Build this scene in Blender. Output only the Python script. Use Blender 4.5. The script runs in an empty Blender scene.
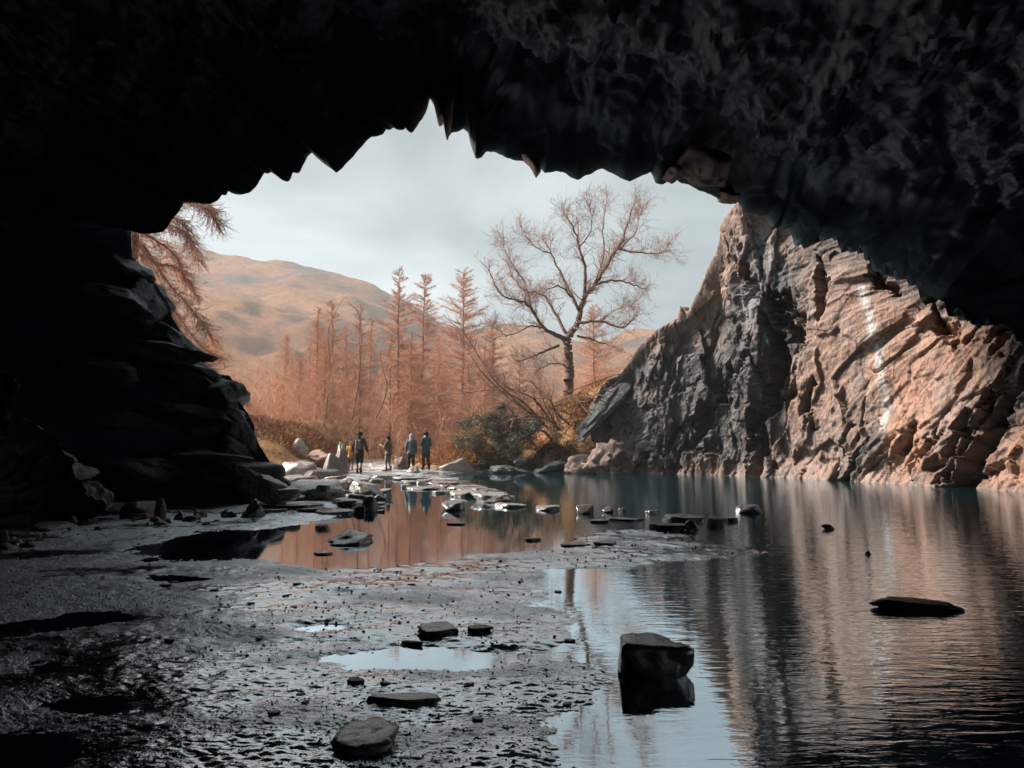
import bpy, math, random
import numpy as np
from mathutils import Vector
random.seed(7); RNG = np.random.default_rng(7)
S = bpy.context.scene
COL = S.collection
R = math.radians
# ------------------------------------------------------------ camera, sky, sun
FPX, HY, CZ = 773.0, 437.0, 1.6
PITCH = math.atan((HY-384)/FPX)
cd = bpy.data.cameras.new('camera'); cam = bpy.data.objects.new('camera', cd); COL.objects.link(cam)
cam.location = (0, 0, CZ); cam.rotation_euler = (math.pi/2+PITCH, 0, 0)
cd.sensor_width = 36; cd.lens = FPX/1024*36; cd.clip_start = .05; cd.clip_end = 4000
S.camera = cam
S.view_settings.view_transform = 'Standard'; S.view_settings.look = 'None'
S.view_settings.exposure = 1.25; S.view_settings.gamma = 1
S.cycles.max_bounces = 6; S.cycles.diffuse_bounces = 4; S.cycles.glossy_bounces = 4
S.cycles.transmission_bounces = 2; S.cycles.transparent_max_bounces = 4; S.cycles.volume_bounces = 0
S.cycles.use_denoising = True; S.cycles.sample_clamp_indirect = 4
S.cycles.caustics_reflective = False; S.cycles.caustics_refractive = False
SUN_DIR = Vector((-0.76, 0.12, 0.58)).normalized()       # towards the sun
sd = bpy.data.lights.new('sun', 'SUN'); sd.energy = 5.0; sd.angle = R(14); sd.color = (1, .86, .75)
sun = bpy.data.objects.new('sun', sd); COL.objects.link(sun); sun.location = (0, 0, 60)
sun.rotation_euler = SUN_DIR.to_track_quat('Z', 'Y').to_euler()
w = bpy.data.worlds.new('World'); S.world = w; w.use_nodes = True
nt = w.node_tree; N = nt.nodes; L = nt.links; N.clear()
def nn(t, **k):
    n = N.new(t)
    for a, b in k.items(): setattr(n, a, b)
    return n
sky = nn('ShaderNodeTexSky', sky_type='NISHITA', sun_disc=False)
sky.sun_elevation = math.asin(SUN_DIR.z); sky.sun_rotation = math.atan2(SUN_DIR.x, SUN_DIR.y)
tc = nn('ShaderNodeTexCoord'); mp = nn('ShaderNodeMapping'); mp.inputs['Scale'].default_value = (1, 1, 2.2)
mp.inputs['Location'].default_value = (.3, .1, .35)
L.new(tc.outputs['Generated'], mp.inputs['Vector'])
cn = nn('ShaderNodeTexNoise'); cn.inputs['Scale'].default_value = 2.3; cn.inputs['Detail'].default_value = 8; cn.inputs['Roughness'].default_value = .5
cn.inputs['Distortion'].default_value = .3
L.new(mp.outputs[0], cn.inputs['Vector'])
cr = nn('ShaderNodeValToRGB'); e = cr.color_ramp.elements
e[0].position = .40; e[0].color = (.25, .32, .345, 1); e[1].position = .66; e[1].color = (.82, .91, .94, 1)
L.new(cn.outputs['Fac'], cr.inputs['Fac'])
# overcast: the cloud sheet is greyer overhead and brighter low down
sx = nn('ShaderNodeSeparateXYZ'); L.new(tc.outputs['Generated'], sx.inputs[0])
mr = nn('ShaderNodeMapRange'); mr.inputs[1].default_value = .12; mr.inputs[2].default_value = .42; mr.inputs[3].default_value = 1.0; mr.inputs[4].default_value = .72
L.new(sx.outputs['Z'], mr.inputs[0])
mu = nn('ShaderNodeMix', data_type='RGBA', blend_type='MULTIPLY'); mu.inputs[0].default_value = 1
L.new(cr.outputs[0], mu.inputs[6]); L.new(mr.outputs[0], mu.inputs[7])
b1 = nn('ShaderNodeBackground'); b1.inputs[1].default_value = .06; L.new(sky.outputs[0], b1.inputs[0])
b2 = nn('ShaderNodeBackground'); b2.inputs[1].default_value = .52; L.new(mu.outputs[2], b2.inputs[0])
ms = nn('ShaderNodeMixShader'); ms.inputs[0].default_value = .90
L.new(b1.outputs[0], ms.inputs[1]); L.new(b2.outputs[0], ms.inputs[2])
wo = nn('ShaderNodeOutputWorld'); L.new(ms.outputs[0], wo.inputs[0])

# ------------------------------------------------------------ helpers
def W(px, py, D):
    """world point seen at photo pixel px,py standing D metres in front"""
    a, b = (px-512)/FPX, (384-py)/FPX
    cy = math.cos(PITCH)-b*math.sin(PITCH); cz = math.sin(PITCH)+b*math.cos(PITCH)
    return (a*D/cy, D, CZ+cz*D/cy)
def G(px, py, z=0.0):
    b = (384-py)/FPX
    cy = math.cos(PITCH)-b*math.sin(PITCH); cz = math.sin(PITCH)+b*math.cos(PITCH)
    D = (z-CZ)*cy/cz
    return ((px-512)/FPX*D/cy, D, z)
def pix(P):
    x, y, z = P[..., 0], P[..., 1], P[..., 2]-CZ
    f = y*math.cos(PITCH)+z*math.sin(PITCH); u = -y*math.sin(PITCH)+z*math.cos(PITCH)
    f = np.maximum(f, .05)
    return 512+FPX*x/f, 384-FPX*u/f
def sst(a, b, x):
    t = np.clip((x-a)/(b-a), 0, 1); return t*t*(3-2*t)
def h3(ix, iy, iz, s):
    h = (ix.astype(np.int64)*374761393+iy.astype(np.int64)*668265263+iz.astype(np.int64)*2147483647+s*1274126177) & 0xffffffff
    h = ((h ^ (h >> 13))*1274126177) & 0xffffffff
    h = ((h ^ (h >> 16))*2246822519) & 0xffffffff
    return ((h ^ (h >> 15)) & 0xffffff)/float(0xffffff)
def vn(P, s=0):
    I = np.floor(P).astype(np.int64); F = P-I; F = F*F*(3-2*F); o = 0
    for a in (0, 1):
        for b in (0, 1):
            for c in (0, 1):
                wgt = (F[..., 0] if a else 1-F[..., 0])*(F[..., 1] if b else 1-F[..., 1])*(F[..., 2] if c else 1-F[..., 2])
                o = o+wgt*h3(I[..., 0]+a, I[..., 1]+b, I[..., 2]+c, s)
    return o*2-1
def fbm(P, o=4, s=0, g=.5):
    r, a = 0, 1.
    for k in range(o):
        r = r+a*vn(P*(2.03**k)+k*17.3, s+k); a *= g
    return r
def facet(P, s=0, tilt=1.0):
    """broken-rock noise: every cell is a tilted flat plane at its own depth; returns value, edge distance"""
    I = np.floor(P).astype(np.int64)
    best = np.full(P.shape[:-1], 9.); sec = best.copy(); val = np.zeros(P.shape[:-1])
    for a in (-1, 0, 1):
        for b in (-1, 0, 1):
            for c in (-1, 0, 1):
                ix, iy, iz = I[..., 0]+a, I[..., 1]+b, I[..., 2]+c
                dx = P[..., 0]-(ix+h3(ix, iy, iz, s)); dy = P[..., 1]-(iy+h3(ix, iy, iz, s+1)); dz = P[..., 2]-(iz+h3(ix, iy, iz, s+2))
                d = dx*dx+dy*dy+dz*dz
                v = (h3(ix, iy, iz, s+3)-.5)+tilt*((h3(ix, iy, iz, s+4)-.5)*dx+(h3(ix, iy, iz, s+5)-.5)*dy+(h3(ix, iy, iz, s+6)-.5)*dz)
                m = d < best
                sec = np.where(m, best, np.minimum(sec, d)); val = np.where(m, v, val); best = np.where(m, d, best)
    return val, np.sqrt(sec)-np.sqrt(best)
def crease(P, s=0, tilt=1.0, c=.7):
    """continuous broken-rock noise: upper envelope of tilted bulging plates"""
    I = np.floor(P).astype(np.int64); best = np.full(P.shape[:-1], -9.)
    for a in (-1, 0, 1):
        for b in (-1, 0, 1):
            for e in (-1, 0, 1):
                ix, iy, iz = I[..., 0]+a, I[..., 1]+b, I[..., 2]+e
                dx = P[..., 0]-(ix+h3(ix, iy, iz, s)); dy = P[..., 1]-(iy+h3(ix, iy, iz, s+1)); dz = P[..., 2]-(iz+h3(ix, iy, iz, s+2))
                v = (h3(ix, iy, iz, s+3)-.5)*.7+tilt*((h3(ix, iy, iz, s+4)-.5)*dx+(h3(ix, iy, iz, s+5)-.5)*dy+(h3(ix, iy, iz, s+6)-.5)*dz)-c*(np.abs(dx+.25*dz)+.8*np.abs(dy-.2*dx)+.7*np.abs(dz))
                best = np.maximum(best, v)
    return best
def terrace(x, st, k=.16):
    q = x/st; f = np.floor(q); r = q-f
    return st*(f+np.clip((r-(1-k))/k, 0, 1)+.12*r)
def mesh_obj(name, V, Fc, mat=None, parent=None, smooth=False, attrs=None, kind=None):
    me = bpy.data.meshes.new(name); V = np.asarray(V, dtype=np.float32).reshape(-1, 3); Fc = np.asarray(Fc, dtype=np.int32)
    n = Fc.shape[1]
    me.vertices.add(len(V)); me.vertices.foreach_set('co', V.ravel())
    me.loops.add(Fc.size); me.loops.foreach_set('vertex_index', Fc.ravel())
    me.polygons.add(len(Fc)); me.polygons.foreach_set('loop_start', np.arange(0, Fc.size, n, dtype=np.int32))
    me.update(calc_edges=True)
    if smooth: me.polygons.foreach_set('use_smooth', np.ones(len(Fc), dtype=bool))
    for k, v in (attrs or {}).items():
        at = me.attributes.new(k, 'FLOAT', 'POINT'); at.data.foreach_set('value', np.asarray(v, dtype=np.float32).ravel())
    if mat: me.materials.append(mat)
    o = bpy.data.objects.new(name, me); COL.objects.link(o)
    if parent: o.parent = parent
    if kind: o['kind'] = kind
    return o
def grid_faces(nu, nv, flip=False):
    i = np.arange(nu-1)[:, None]*nv+np.arange(nv-1)[None, :]
    f = np.stack([i, i+1, i+nv+1, i+nv], -1).reshape(-1, 4)
    return f[:, ::-1] if flip else f
def gridnormals(P):
    du = np.gradient(P, axis=0); dv = np.gradient(P, axis=1); n = np.cross(du, dv)
    return n/(np.linalg.norm(n, axis=-1, keepdims=True)+1e-9)
def resample(pts, n):
    p = np.array(pts, float); d = np.r_[0, np.cumsum(np.linalg.norm(np.diff(p, axis=0), axis=1))]
    t = np.linspace(0, d[-1], n); return np.stack([np.interp(t, d, p[:, k]) for k in range(p.shape[1])], -1)
def segdist(X, Y, poly, closed=True):
    """signed distance to polygon (positive inside) / unsigned distance to polyline"""
    P = np.array(poly, float); n = len(P); best = np.full(X.shape, 1e9); ins = np.zeros(X.shape, bool)
    for i in range(n if closed else n-1):
        a, b = P[i], P[(i+1) % n]; e = b-a
        t = np.clip(((X-a[0])*e[0]+(Y-a[1])*e[1])/(e@e+1e-12), 0, 1)
        best = np.minimum(best, (X-a[0]-t*e[0])**2+(Y-a[1]-t*e[1])**2)
        if closed:
            c = ((a[1] > Y) != (b[1] > Y)) & (X < (b[0]-a[0])*(Y-a[1])/((b[1]-a[1]) or 1e-9)+a[0]); ins ^= c
    d = np.sqrt(best); return np.where(ins, d, -d) if closed else d
def thing(name, label, cat, loc=(0, 0, 0), group=None):
    o = bpy.data.objects.new(name, None); COL.objects.link(o); o.location = loc; o.empty_display_size = .2
    return tag(o, label, cat, group)
def tag(o, label, cat, group=None, kind=None):
    o['label'] = label; o['category'] = cat
    if group: o['group'] = group
    if kind: o['kind'] = kind
    return o

# ------------------------------------------------------------ materials
class MT:
    def __init__(s, name):
        s.m = bpy.data.materials.new(name); s.m.use_nodes = True; s.t = s.m.node_tree; s.t.nodes.clear()
        s.out = s.n('ShaderNodeOutputMaterial'); s.tc = s.n('ShaderNodeTexCoord')
    def n(s, t, **k):
        n = s.t.nodes.new(t)
        for a, b in k.items(): setattr(n, a, b)
        return n
    def l(s, a, b): s.t.links.new(a, b)
    def put(s, sock, v):
        if isinstance(v, bpy.types.NodeSocket): s.l(v, sock)
        elif isinstance(v, tuple) and len(v) == 3 and sock.type == 'RGBA': sock.default_value = (*v, 1)
        else: sock.default_value = v
    def co(s, scale=(1, 1, 1), rot=(0, 0, 0)):
        m = s.n('ShaderNodeMapping'); m.inputs['Scale'].default_value = scale; m.inputs['Rotation'].default_value = rot
        s.l(s.tc.outputs['Object'], m.inputs[0]); return m.outputs[0]
    def noise(s, sc, det=5, vec=None, rough=.55, dist=0):
        n = s.n('ShaderNodeTexNoise'); s.l(vec or s.tc.outputs['Object'], n.inputs['Vector'])
        n.inputs['Scale'].default_value = sc; n.inputs['Detail'].default_value = det; n.inputs['Roughness'].default_value = rough; n.inputs['Distortion'].default_value = dist
        return n.outputs['Fac']
    def vor(s, sc, vec=None, feature='F1', out='Distance'):
        n = s.n('ShaderNodeTexVoronoi', feature=feature); s.l(vec or s.tc.outputs['Object'], n.inputs['Vector']); n.inputs['Scale'].default_value = sc
        return n.outputs[out]
    def ramp(s, f, stops):
        r = s.n('ShaderNodeValToRGB'); el = r.color_ramp.elements
        while len(el) < len(stops): el.new(.5)
        for i, (p, c) in enumerate(stops):
            el[i].position = p; el[i].color = (*c, 1) if isinstance(c, tuple) else (c, c, c, 1)
        s.l(f, r.inputs[0]); return r.outputs[0]
    def mix(s, f, a, b, mode='MIX'):
        m = s.n('ShaderNodeMix', data_type='RGBA', blend_type=mode)
        s.put(m.inputs[0], f); s.put(m.inputs[6], a); s.put(m.inputs[7], b); return m.outputs[2]
    def math(s, op, a, b=0., c=None):
        m = s.n('ShaderNodeMath', operation=op); s.put(m.inputs[0], a); s.put(m.inputs[1], b)
        if c is not None: s.put(m.inputs[2], c)
        return m.outputs[0]
    def attr(s, name): return s.n('ShaderNodeAttribute', attribute_name=name).outputs['Fac']
    def bump(s, h, st, dist=.02, nrm=None):
        b = s.n('ShaderNodeBump'); s.put(b.inputs['Strength'], st); b.inputs['Distance'].default_value = dist
        s.l(h, b.inputs['Height'])
        if nrm: s.l(nrm, b.inputs['Normal'])
        return b.outputs[0]
    def bsdf(s, col, rough=.6, nrm=None, spec=.5, ior=1.5):
        p = s.n('ShaderNodeBsdfPrincipled'); s.put(p.inputs['Base Color'], col); s.put(p.inputs['Roughness'], rough)
        s.put(p.inputs['Specular IOR Level'], spec); p.inputs['IOR'].default_value = ior
        if nrm: s.l(nrm, p.inputs['Normal'])
        s.l(p.outputs[0], s.out.inputs[0]); return p
def rock_mat(name, a, b, c, sc=1., rough=.55, patch=None, spec=.5, ior=1.5, bump=.6, stretch=(1, 1, 1), rot=(0, 0, 0)):
    m = MT(name); v = m.co(stretch, rot)
    base = m.ramp(m.noise(1.3*sc, 6, v, .62, .4), [(.3, a), (.5, b), (.7, c)])
    base = m.mix(.55, base, m.ramp(m.noise(14*sc, 4, v, .7), [(.3, .35), (.7, 1.)]), 'MULTIPLY')
    if name != 'dark_cave_slate': base = m.mix(.18, base, m.ramp(m.noise(9*sc, 3, v, .7), [(.4, 0.), (.75, .9)]), 'SCREEN')
    if patch:
        base = m.mix(m.ramp(m.noise(.8*sc, 4, v, .6, .8), [(.52, 0.), (.62, .85)]), base, patch)
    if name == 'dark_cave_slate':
        base = m.mix(m.attr('pale'), base, m.mix(1., base, (2.6, 2.6, 2.6), 'MULTIPLY'))  # left jamb: brightening painted into the colour, as little light reaches it
        base = m.mix(m.attr('roof_shade'), base, m.mix(1., base, (.16, .26, .36), 'MULTIPLY'))  # right of the roof: shade painted into the colour against warm cliff bounce
    hgt = m.math('ADD', m.noise(5*sc, 8, v, .68, .3), m.math('MULTIPLY', m.vor(7*sc, v, 'DISTANCE_TO_EDGE'), .35))
    m.bsdf(base, m.math('MULTIPLY_ADD', m.noise(6*sc, 3), .3, rough-.15), m.bump(hgt, bump, .06/sc), spec, ior)
    return m.m
M = {}
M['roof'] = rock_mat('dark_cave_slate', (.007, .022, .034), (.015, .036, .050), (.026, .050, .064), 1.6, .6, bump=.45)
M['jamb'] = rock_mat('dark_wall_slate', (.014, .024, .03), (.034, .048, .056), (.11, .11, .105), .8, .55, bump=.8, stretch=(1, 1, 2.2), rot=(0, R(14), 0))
M['slate'] = rock_mat('grey_slate', (.16, .155, .15), (.30, .28, .265), (.46, .44, .42), 2.2, .25, ior=2.8, bump=.3)
M['dslate'] = rock_mat('wet_dark_slate', (.025, .03, .035), (.06, .065, .07), (.14, .14, .14), 2.2, .42, ior=1.9)
M['tan'] = rock_mat('tan_slate', (.17, .13, .11), (.33, .25, .21), (.5, .4, .35), 2., .45, ior=1.9)
M['bankrock'] = rock_mat('bank_slate', (.07, .05, .045), (.20, .135, .11), (.36, .27, .23), 1.6, .7, bump=1.)
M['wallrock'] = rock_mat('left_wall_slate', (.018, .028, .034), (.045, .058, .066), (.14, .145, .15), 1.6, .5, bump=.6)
M['rustrock'] = rock_mat('rusty_slate', (.05, .03, .025), (.12, .065, .05), (.22, .14, .11), 2., .6)
M['brown'] = rock_mat('brown_slate', (.09, .065, .055), (.19, .13, .11), (.33, .24, .2), 2., .45, ior=1.9)
M['pink'] = rock_mat('pink_broken_slate', (.4, .22, .17), (.6, .36, .28), (.65, .46, .38), 2., .6)
def flat_mat(name, col, rough=.8, var=.35, sc=8., spec=.3):
    m = MT(name); c2 = tuple(x*(1-var) for x in col)
    m.bsdf(m.mix(m.ramp(m.noise(sc, 4), [(.35, 0.), (.65, 1.)]), c2, col), rough, m.bump(m.noise(sc*3, 4), .3, .02), spec); return m.m
# ------------------------------------------------------------ cave shell
LIP = [(300, 530, 17.2), (275, 500, 18.4), (272, 474, 19), (272, 465, 19), (262, 449, 19), (256, 440, 19), (254, 425, 19), (246, 410, 19.2), (240, 402, 19.2), (236, 388, 19.2), (229, 377, 19.2), (213, 371, 19.2), (197, 366, 19.2), (188, 352, 19.3), (180, 345, 19.3), (181, 334, 19.3), (173, 318, 19.3), (168, 303, 19.3), (160, 290, 19.3), (152, 279, 19.3), (146, 276, 19.3), (141, 266, 19.3), (132, 257, 19.2), (131, 235, 19), (132, 216, 18.6),
       (140, 219, 17.8), (150, 225, 17.6), (158, 228, 17.5), (163, 231, 17.5), (168, 226, 17.6), (172, 220, 17.7), (178, 212, 17.8), (183, 205, 18), (184, 198, 18.4), (190, 203, 18), (200, 203, 18), (212, 204, 18), (218, 201, 18.2), (222, 196, 18.3), (226, 196, 18.3), (229, 190, 18.4), (236, 194, 18.5), (244, 194, 18.5), (250, 193, 18.6), (255, 189, 18.7), (258, 184, 18.8), (262, 176, 19), (266, 169, 19.1), (267, 173, 19.1), (272, 170, 19.1), (275, 171, 19.2), (279, 175, 19.2), (282, 173, 19.2), (284, 180, 19.2), (288, 181, 19.2), (291, 179, 19.3), (293, 173, 19.3), (297, 175, 19.4), (300, 174, 19.4), (303, 166, 19.5), (306, 160, 19.5), (309, 153, 19.8), (312, 151, 20), (315, 152, 19.8), (320, 160, 19.7), (330, 168, 19.6), (337, 173, 19.5), (343, 168, 19.6), (350, 160, 19.8), (358, 151, 20), (367, 141, 20.2), (372, 138, 20.3), (378, 137, 20.4), (383, 133, 20.5), (387, 127, 20.6), (390, 129, 20.6), (393, 126, 20.6), (398, 129, 20.6), (404, 129, 20.7), (407, 125, 20.8), (410, 134, 20.8), (413, 133, 20.8), (420, 123, 21), (426, 112, 21.2), (430, 97, 21.4), (440, 96, 21.8), (451, 100, 21.8), (450, 118, 21.5), (449, 137, 21.4), (452, 131, 21.5), (457, 131, 21.6), (463, 129, 21.7), (468, 132, 21.7), (472, 136, 21.7), (471, 146, 21.7), (476, 159, 21.7), (482, 157, 21.8), (487, 150, 22), (495, 153, 22), (505, 158, 22), (515, 161, 22.2), (524, 161, 22.3), (527, 164, 22.4), (540, 168, 22.5), (545, 175, 22.5), (556, 171, 22.6), (563, 173, 22.7), (570, 177, 22.8), (578, 179, 22.8), (584, 176, 22.9), (590, 175, 23), (597, 171, 23.1), (603, 169, 23.2), (612, 173, 23.3), (622, 178, 23.3), (630, 181, 23.4), (640, 178, 23.6), (651, 172, 23.8), (655, 182, 23.8), (662, 184, 23.9), (668, 182, 24), (676, 180, 24), (690, 186, 24.3), (705, 192, 24.6), (716, 197, 25), (727, 200, 25.4), (735, 198, 25.6),
       (742, 210, 25.8), (750, 213, 25.9), (757, 216, 26), (765, 214, 26), (774, 226, 26), (780, 232, 25.9), (788, 231, 25.8), (797, 238, 25.6), (812, 236, 25.4), (822, 244, 25.1), (834, 243, 24.8), (842, 252, 24.5), (856, 249, 24.1), (866, 262, 23.8), (878, 260, 23.5), (890, 275, 23.1), (905, 278, 22.7), (915, 290, 22.4), (930, 292, 22), (942, 306, 21.6), (957, 308, 21.3), (972, 322, 20.9), (990, 325, 20.5), (1008, 338, 20.1), (1030, 340, 19.6), (1080, 352, 18.8), (1160, 372, 17.5), (1300, 395, 16)]
lipw = np.array([W(*p) for p in LIP]); lipw[0, 2] = -.6
NS, NT = 1150, 250
_fine = resample(lipw, 9000); _px, _ = pix(_fine); _w = np.where(_px < 300, np.where(_fine[:, 2] < 7, 4.5, 1.6), 1.); _w = np.where(_px > 1050, .4, _w)
_c = np.cumsum(_w); lip = _fine[np.clip(np.searchsorted(_c, np.linspace(_c[0], _c[-1], NS)), 0, 8999)]
lp, lq = pix(lip)
s = np.r_[0, np.cumsum(np.linalg.norm(np.diff(lip, axis=0), axis=1))]; s = s/s[-1]
# ragged small bits along the overhang
j = fbm(np.stack([lip[:, 0]*3, lip[:, 1]*0, lip[:, 2]*3], -1), 3, 5)*.05*sst(133, 190, lp)*(lq < 420)+(facet(lip*1.6, 19)[0]*.9+facet(lip*4, 29)[0]*.4)*.55*sst(742, 790, lp)
lip[:, 2] += j
endx = np.array([-17, -17, -15, -9, 0, 9, 15, 19, 20.]); endz = np.array([-.6, 4, 7, 8.3, 8.6, 8, 7, 5.5, 2.5])
frac = np.interp(s, [0, .20, .30, .42, .52, .64, .76, .88, 1.], np.linspace(0, 8, 9))
arch = np.stack([np.interp(frac, range(9), endx), np.full(NS, -9.), np.interp(frac, range(9), endz)], -1)
t = (np.linspace(0, 1, NT)**1.7)[None, :, None]
e1 = t**.42
roofmask = sst(125, 200, lp)[:, None, None]*(lq[:, None, None] < 300)
e1 = e1*(1-roofmask)+roofmask*t**.8
sh = np.concatenate([lip[:, None, 0:1]*(1-e1)+arch[:, None, 0:1]*e1, lip[:, None, 1:2]*(1-t)+arch[:, None, 1:2]*t,
                     lip[:, None, 2:3]*(1-e1)+arch[:, None, 2:3]*e1], -1)
zz_ = lip[:, 2]; zm = np.array([zz_[max(0, i_-22):i_+23].max() for i_ in range(NS)]); kk_ = np.hanning(41); kk_ /= kk_.sum()
zm = np.convolve(np.pad(zm, 20, 'edge'), kk_, 'valid'); zm = np.maximum(zm, zz_)
sh[..., 2] += ((zm-zz_)[:, None]*sst(0, .035, t[..., 0])*(1-t[..., 0])*roofmask[..., 0])
sh[..., 2] += (np.sin(t[..., 0]*math.pi)*roofmask[..., 0])*1.0
ker = np.hanning(71); ker /= ker.sum()
shs = np.stack([np.stack([np.convolve(np.pad(sh[:, j_, k_], 35, 'edge'), ker, 'valid') for k_ in range(3)], -1) for j_ in range(NT)], 1)
nrm = gridnormals(shs)
c0 = np.array([0, 8, 3.]); nrm *= np.sign(np.median(np.sign(((c0-sh)*nrm).sum(-1))[:, 20:]))
Q = sh@np.array([[.9, .1, .2], [-.1, 1, .1], [-.2, 0, 1]])
f1 = crease(Q*np.array([.30, .30, .5]), 11, .8, 1.); f2 = crease(Q*np.array([.9, .9, 1.7])+fbm(Q, 2, 3)[..., None]*.1, 31, .9, 1.); f5 = crease(Q*np.array([2.6, 2.6, 4.]), 91, .9, 1.); f3, _ = facet(Q*np.array([2.4, 2.4, 4.4])+fbm(Q*2, 2, 5)[..., None]*.3, 51, 1.4); f4, _ = facet(Q*np.array([6, 6, 10.]), 71, 1.4)
lft = (1-roofmask[..., 0])
bed = facet(np.stack([sh[..., 0]*.5, sh[..., 1]*.5, sh[..., 2]*2.0+sh[..., 0]*.25], -1), 95, .8)[0]*.7+facet(np.stack([sh[..., 0]*1.4, sh[..., 1]*1.4, sh[..., 2]*5+sh[..., 0]*.6], -1), 97, 1.)[0]*.28
disp = bed*lft+terrace(f1*1.3+f2*.8, .3)+terrace(f5*.26+f3*.05*(1-lft), .1)+(f4*.02+fbm(Q*3, 3, 8)*.04)*(1-lft)
t1 = t[0, :, 0][None, :]
fade = sst(0, .06, t1); off = np.maximum(disp.max()*.55, 0)
inw = np.minimum(disp*fade-off*sst(0, .05, t1)*roofmask[..., 0], .0+9*fade*(1-roofmask[..., 0])+.7*sst(.10, .35, t1))
sh = sh+nrm*(inw*sst(0, .006, t1))[..., None]
# outer rows: the hillside above and beside the mouth
ctr = np.array([0., 21, 4.]); od = lip-ctr; od[:, 1] = 0; od[:, 2] = np.maximum(od[:, 2], .0)+.0; od /= np.linalg.norm(od, axis=1, keepdims=True)
outer = []
for r_, dy in ((26, -28), (20, -16), (12, -6), (6, -2.5), (3, -1.2), (1.3, -.45), (.5, -.12), (.15, .0)):
    q = lip+od*r_; q[:, 1] += dy
    q += (fbm(q*.6, 3, 2)*.12*min(r_, 2))[:, None]
    outer.append(q)
full = np.concatenate([np.stack(outer, 1), sh], 1)
lpx = np.concatenate([np.stack([lp]*8, 1), np.repeat(lp[:, None], NT, 1)], 1)
pale = (1-sst(133, 175, lpx)*(full[..., 2] > 6.2))*(lpx < 300)*(full[..., 1] > 8)  # where the weakly lit left jamb gets its painted brightening
rt_ = sst(560, 800, lpx)  # rightward ramp of the shade painted on the roof
mesh_obj('cave_roof', full, grid_faces(NS, full.shape[1]), M['roof'], attrs=dict(pale=pale, roof_shade=rt_*np.concatenate([np.zeros((1, 8)), sst(.01, .14, t[:, :, 0])], 1)), kind='structure')
# back wall of the cave, behind the photographer
bw = np.array([(x, -8.6+math.sin(x*.8)*.4, z) for x in np.linspace(-22, 22, 40) for z in np.linspace(-1, 14, 16)]).reshape(40, 16, 3)
bw[..., 1] += facet(bw*.5, 9)[0]*1.2
M['backwall'] = rock_mat('bounce_fill_slate', (.14, .24, .30), (.24, .38, .46), (.38, .52, .6), 1., .8, bump=.5)  # lightened so the unseen wall bounces added fill light forward
mesh_obj('cave_back_wall', bw, grid_faces(40, 16), M['backwall'], kind='structure')
roof = bpy.data.objects['cave_roof']
def chunk(name, pts, D, th, mat, parent=None, bulge=.15, seed=1):
    """angular rock piece: an outlined plan swept into a broken solid with its own thickness"""
    P = np.array([W(a, b, D) for a, b in pts]); c = P.mean(0); n = len(P); rows = []
    for k, (sc_, dy) in enumerate(((.25, -th*.5), (.8, -th*.42), (1., -th*.1), (.95, th*.35), (.55, th*.6), (.15, th*.62))):
        q = c+(P-c)*sc_; q[:, 1] = D+dy; q += (RNG.random(q.shape)-.5)*bulge*min(1, sc_+.2)*(0 if k == 2 else 1); rows.append(q)
    V = np.concatenate(rows+[[c+(0, -th*.52, 0)], [c+(0, th*.62, 0)]]); F = []
    for r_ in range(5):
        for i in range(n): F.append((r_*n+i, r_*n+(i+1) % n, (r_+1)*n+(i+1) % n, (r_+1)*n+i))
    o = mesh_obj(name, V, np.array(F), mat, parent)
    return o
chunk('hanging_rock', [(428, 92), (433, 100), (438, 122), (440, 124), (443, 121), (446, 138), (448, 139), (451, 122), (454, 102), (452, 90)], 21.0, .6, M['pink'], roof, .05)
chunk('hanging_rock', [(522, 155), (529, 164), (533, 170), (536, 177), (541, 172), (541, 160)], 21.4, .5, M['pink'], roof, .05)
# ------------------------------------------------------------ right hand cliff
base = [(606, 470.3), (592, 472.2), (600, 473), (650, 473.6), (700, 475), (750, 477), (800, 479), (850, 482), (900, 485), (950, 488), (1000, 491), (1060, 496), (1150, 504), (1300, 520)]
topc = [(612, 400, 39.5), (600, 402, 38), (590, 405, 36), (600, 386, 36), (606, 379, 35.6), (620, 373, 35.4), (628, 361, 35), (640, 343, 34.6), (655, 330, 34.2), (668, 322, 34), (676, 318, 33.8), (679, 306, 33.6), (684, 306, 33.5), (687, 311, 33.4), (693, 298, 33.2), (699, 288, 33), (705, 268, 32.6), (713, 254, 32.2), (717, 240, 31.8), (719, 226, 31.4), (728, 212, 31), (737, 200, 30.6), (750, 198, 30.4), (775, 190, 30), (820, 180, 29), (880, 170, 28), (960, 160, 26.5), (1060, 150, 25), (1180, 140, 23), (1400, 120, 20)]
NU, NV = 820, 360
bl = resample([G(*p) for p in base], NU); bl[:, 2] = -.5
tl = np.array([W(*p) for p in topc])
# pair silhouette points with water-line points
bpx, _ = pix(bl); tpx = np.array([p[0] for p in topc])
pairs_b = np.array([580, 592, 600, 640, 655, 675, 735, 772, 800, 900, 1000, 1150, 1300]); pairs_t = np.array([586, 590, 594, 612, 630, 650, 695, 722, 750, 860, 980, 1150, 1400])
want = np.interp(bpx, pairs_b, pairs_t)
tl = tl[2:]; tpx = tpx[2:]
tp = np.stack([np.interp(want, tpx, tl[:, k]) for k in range(3)], -1)
tp[:, 1] += np.maximum(bl[:, 1]-35.2, 0)*1.2; tp[:, 0] += np.maximum(bl[:, 1]-35.2, 0)*.3
v = np.linspace(0, 1, NV)[None, :, None]
cf = bl[:, None]*(1-v)+tp[:, None]*v
cf[..., 1] += np.sin(v[..., 0]*math.pi)*-.5
n = gridnormals(cf); n *= np.sign(((np.array([0, 0, 3.])-cf)*n).sum(-1))[..., None]
CX, CY = pix(cf)
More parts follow.
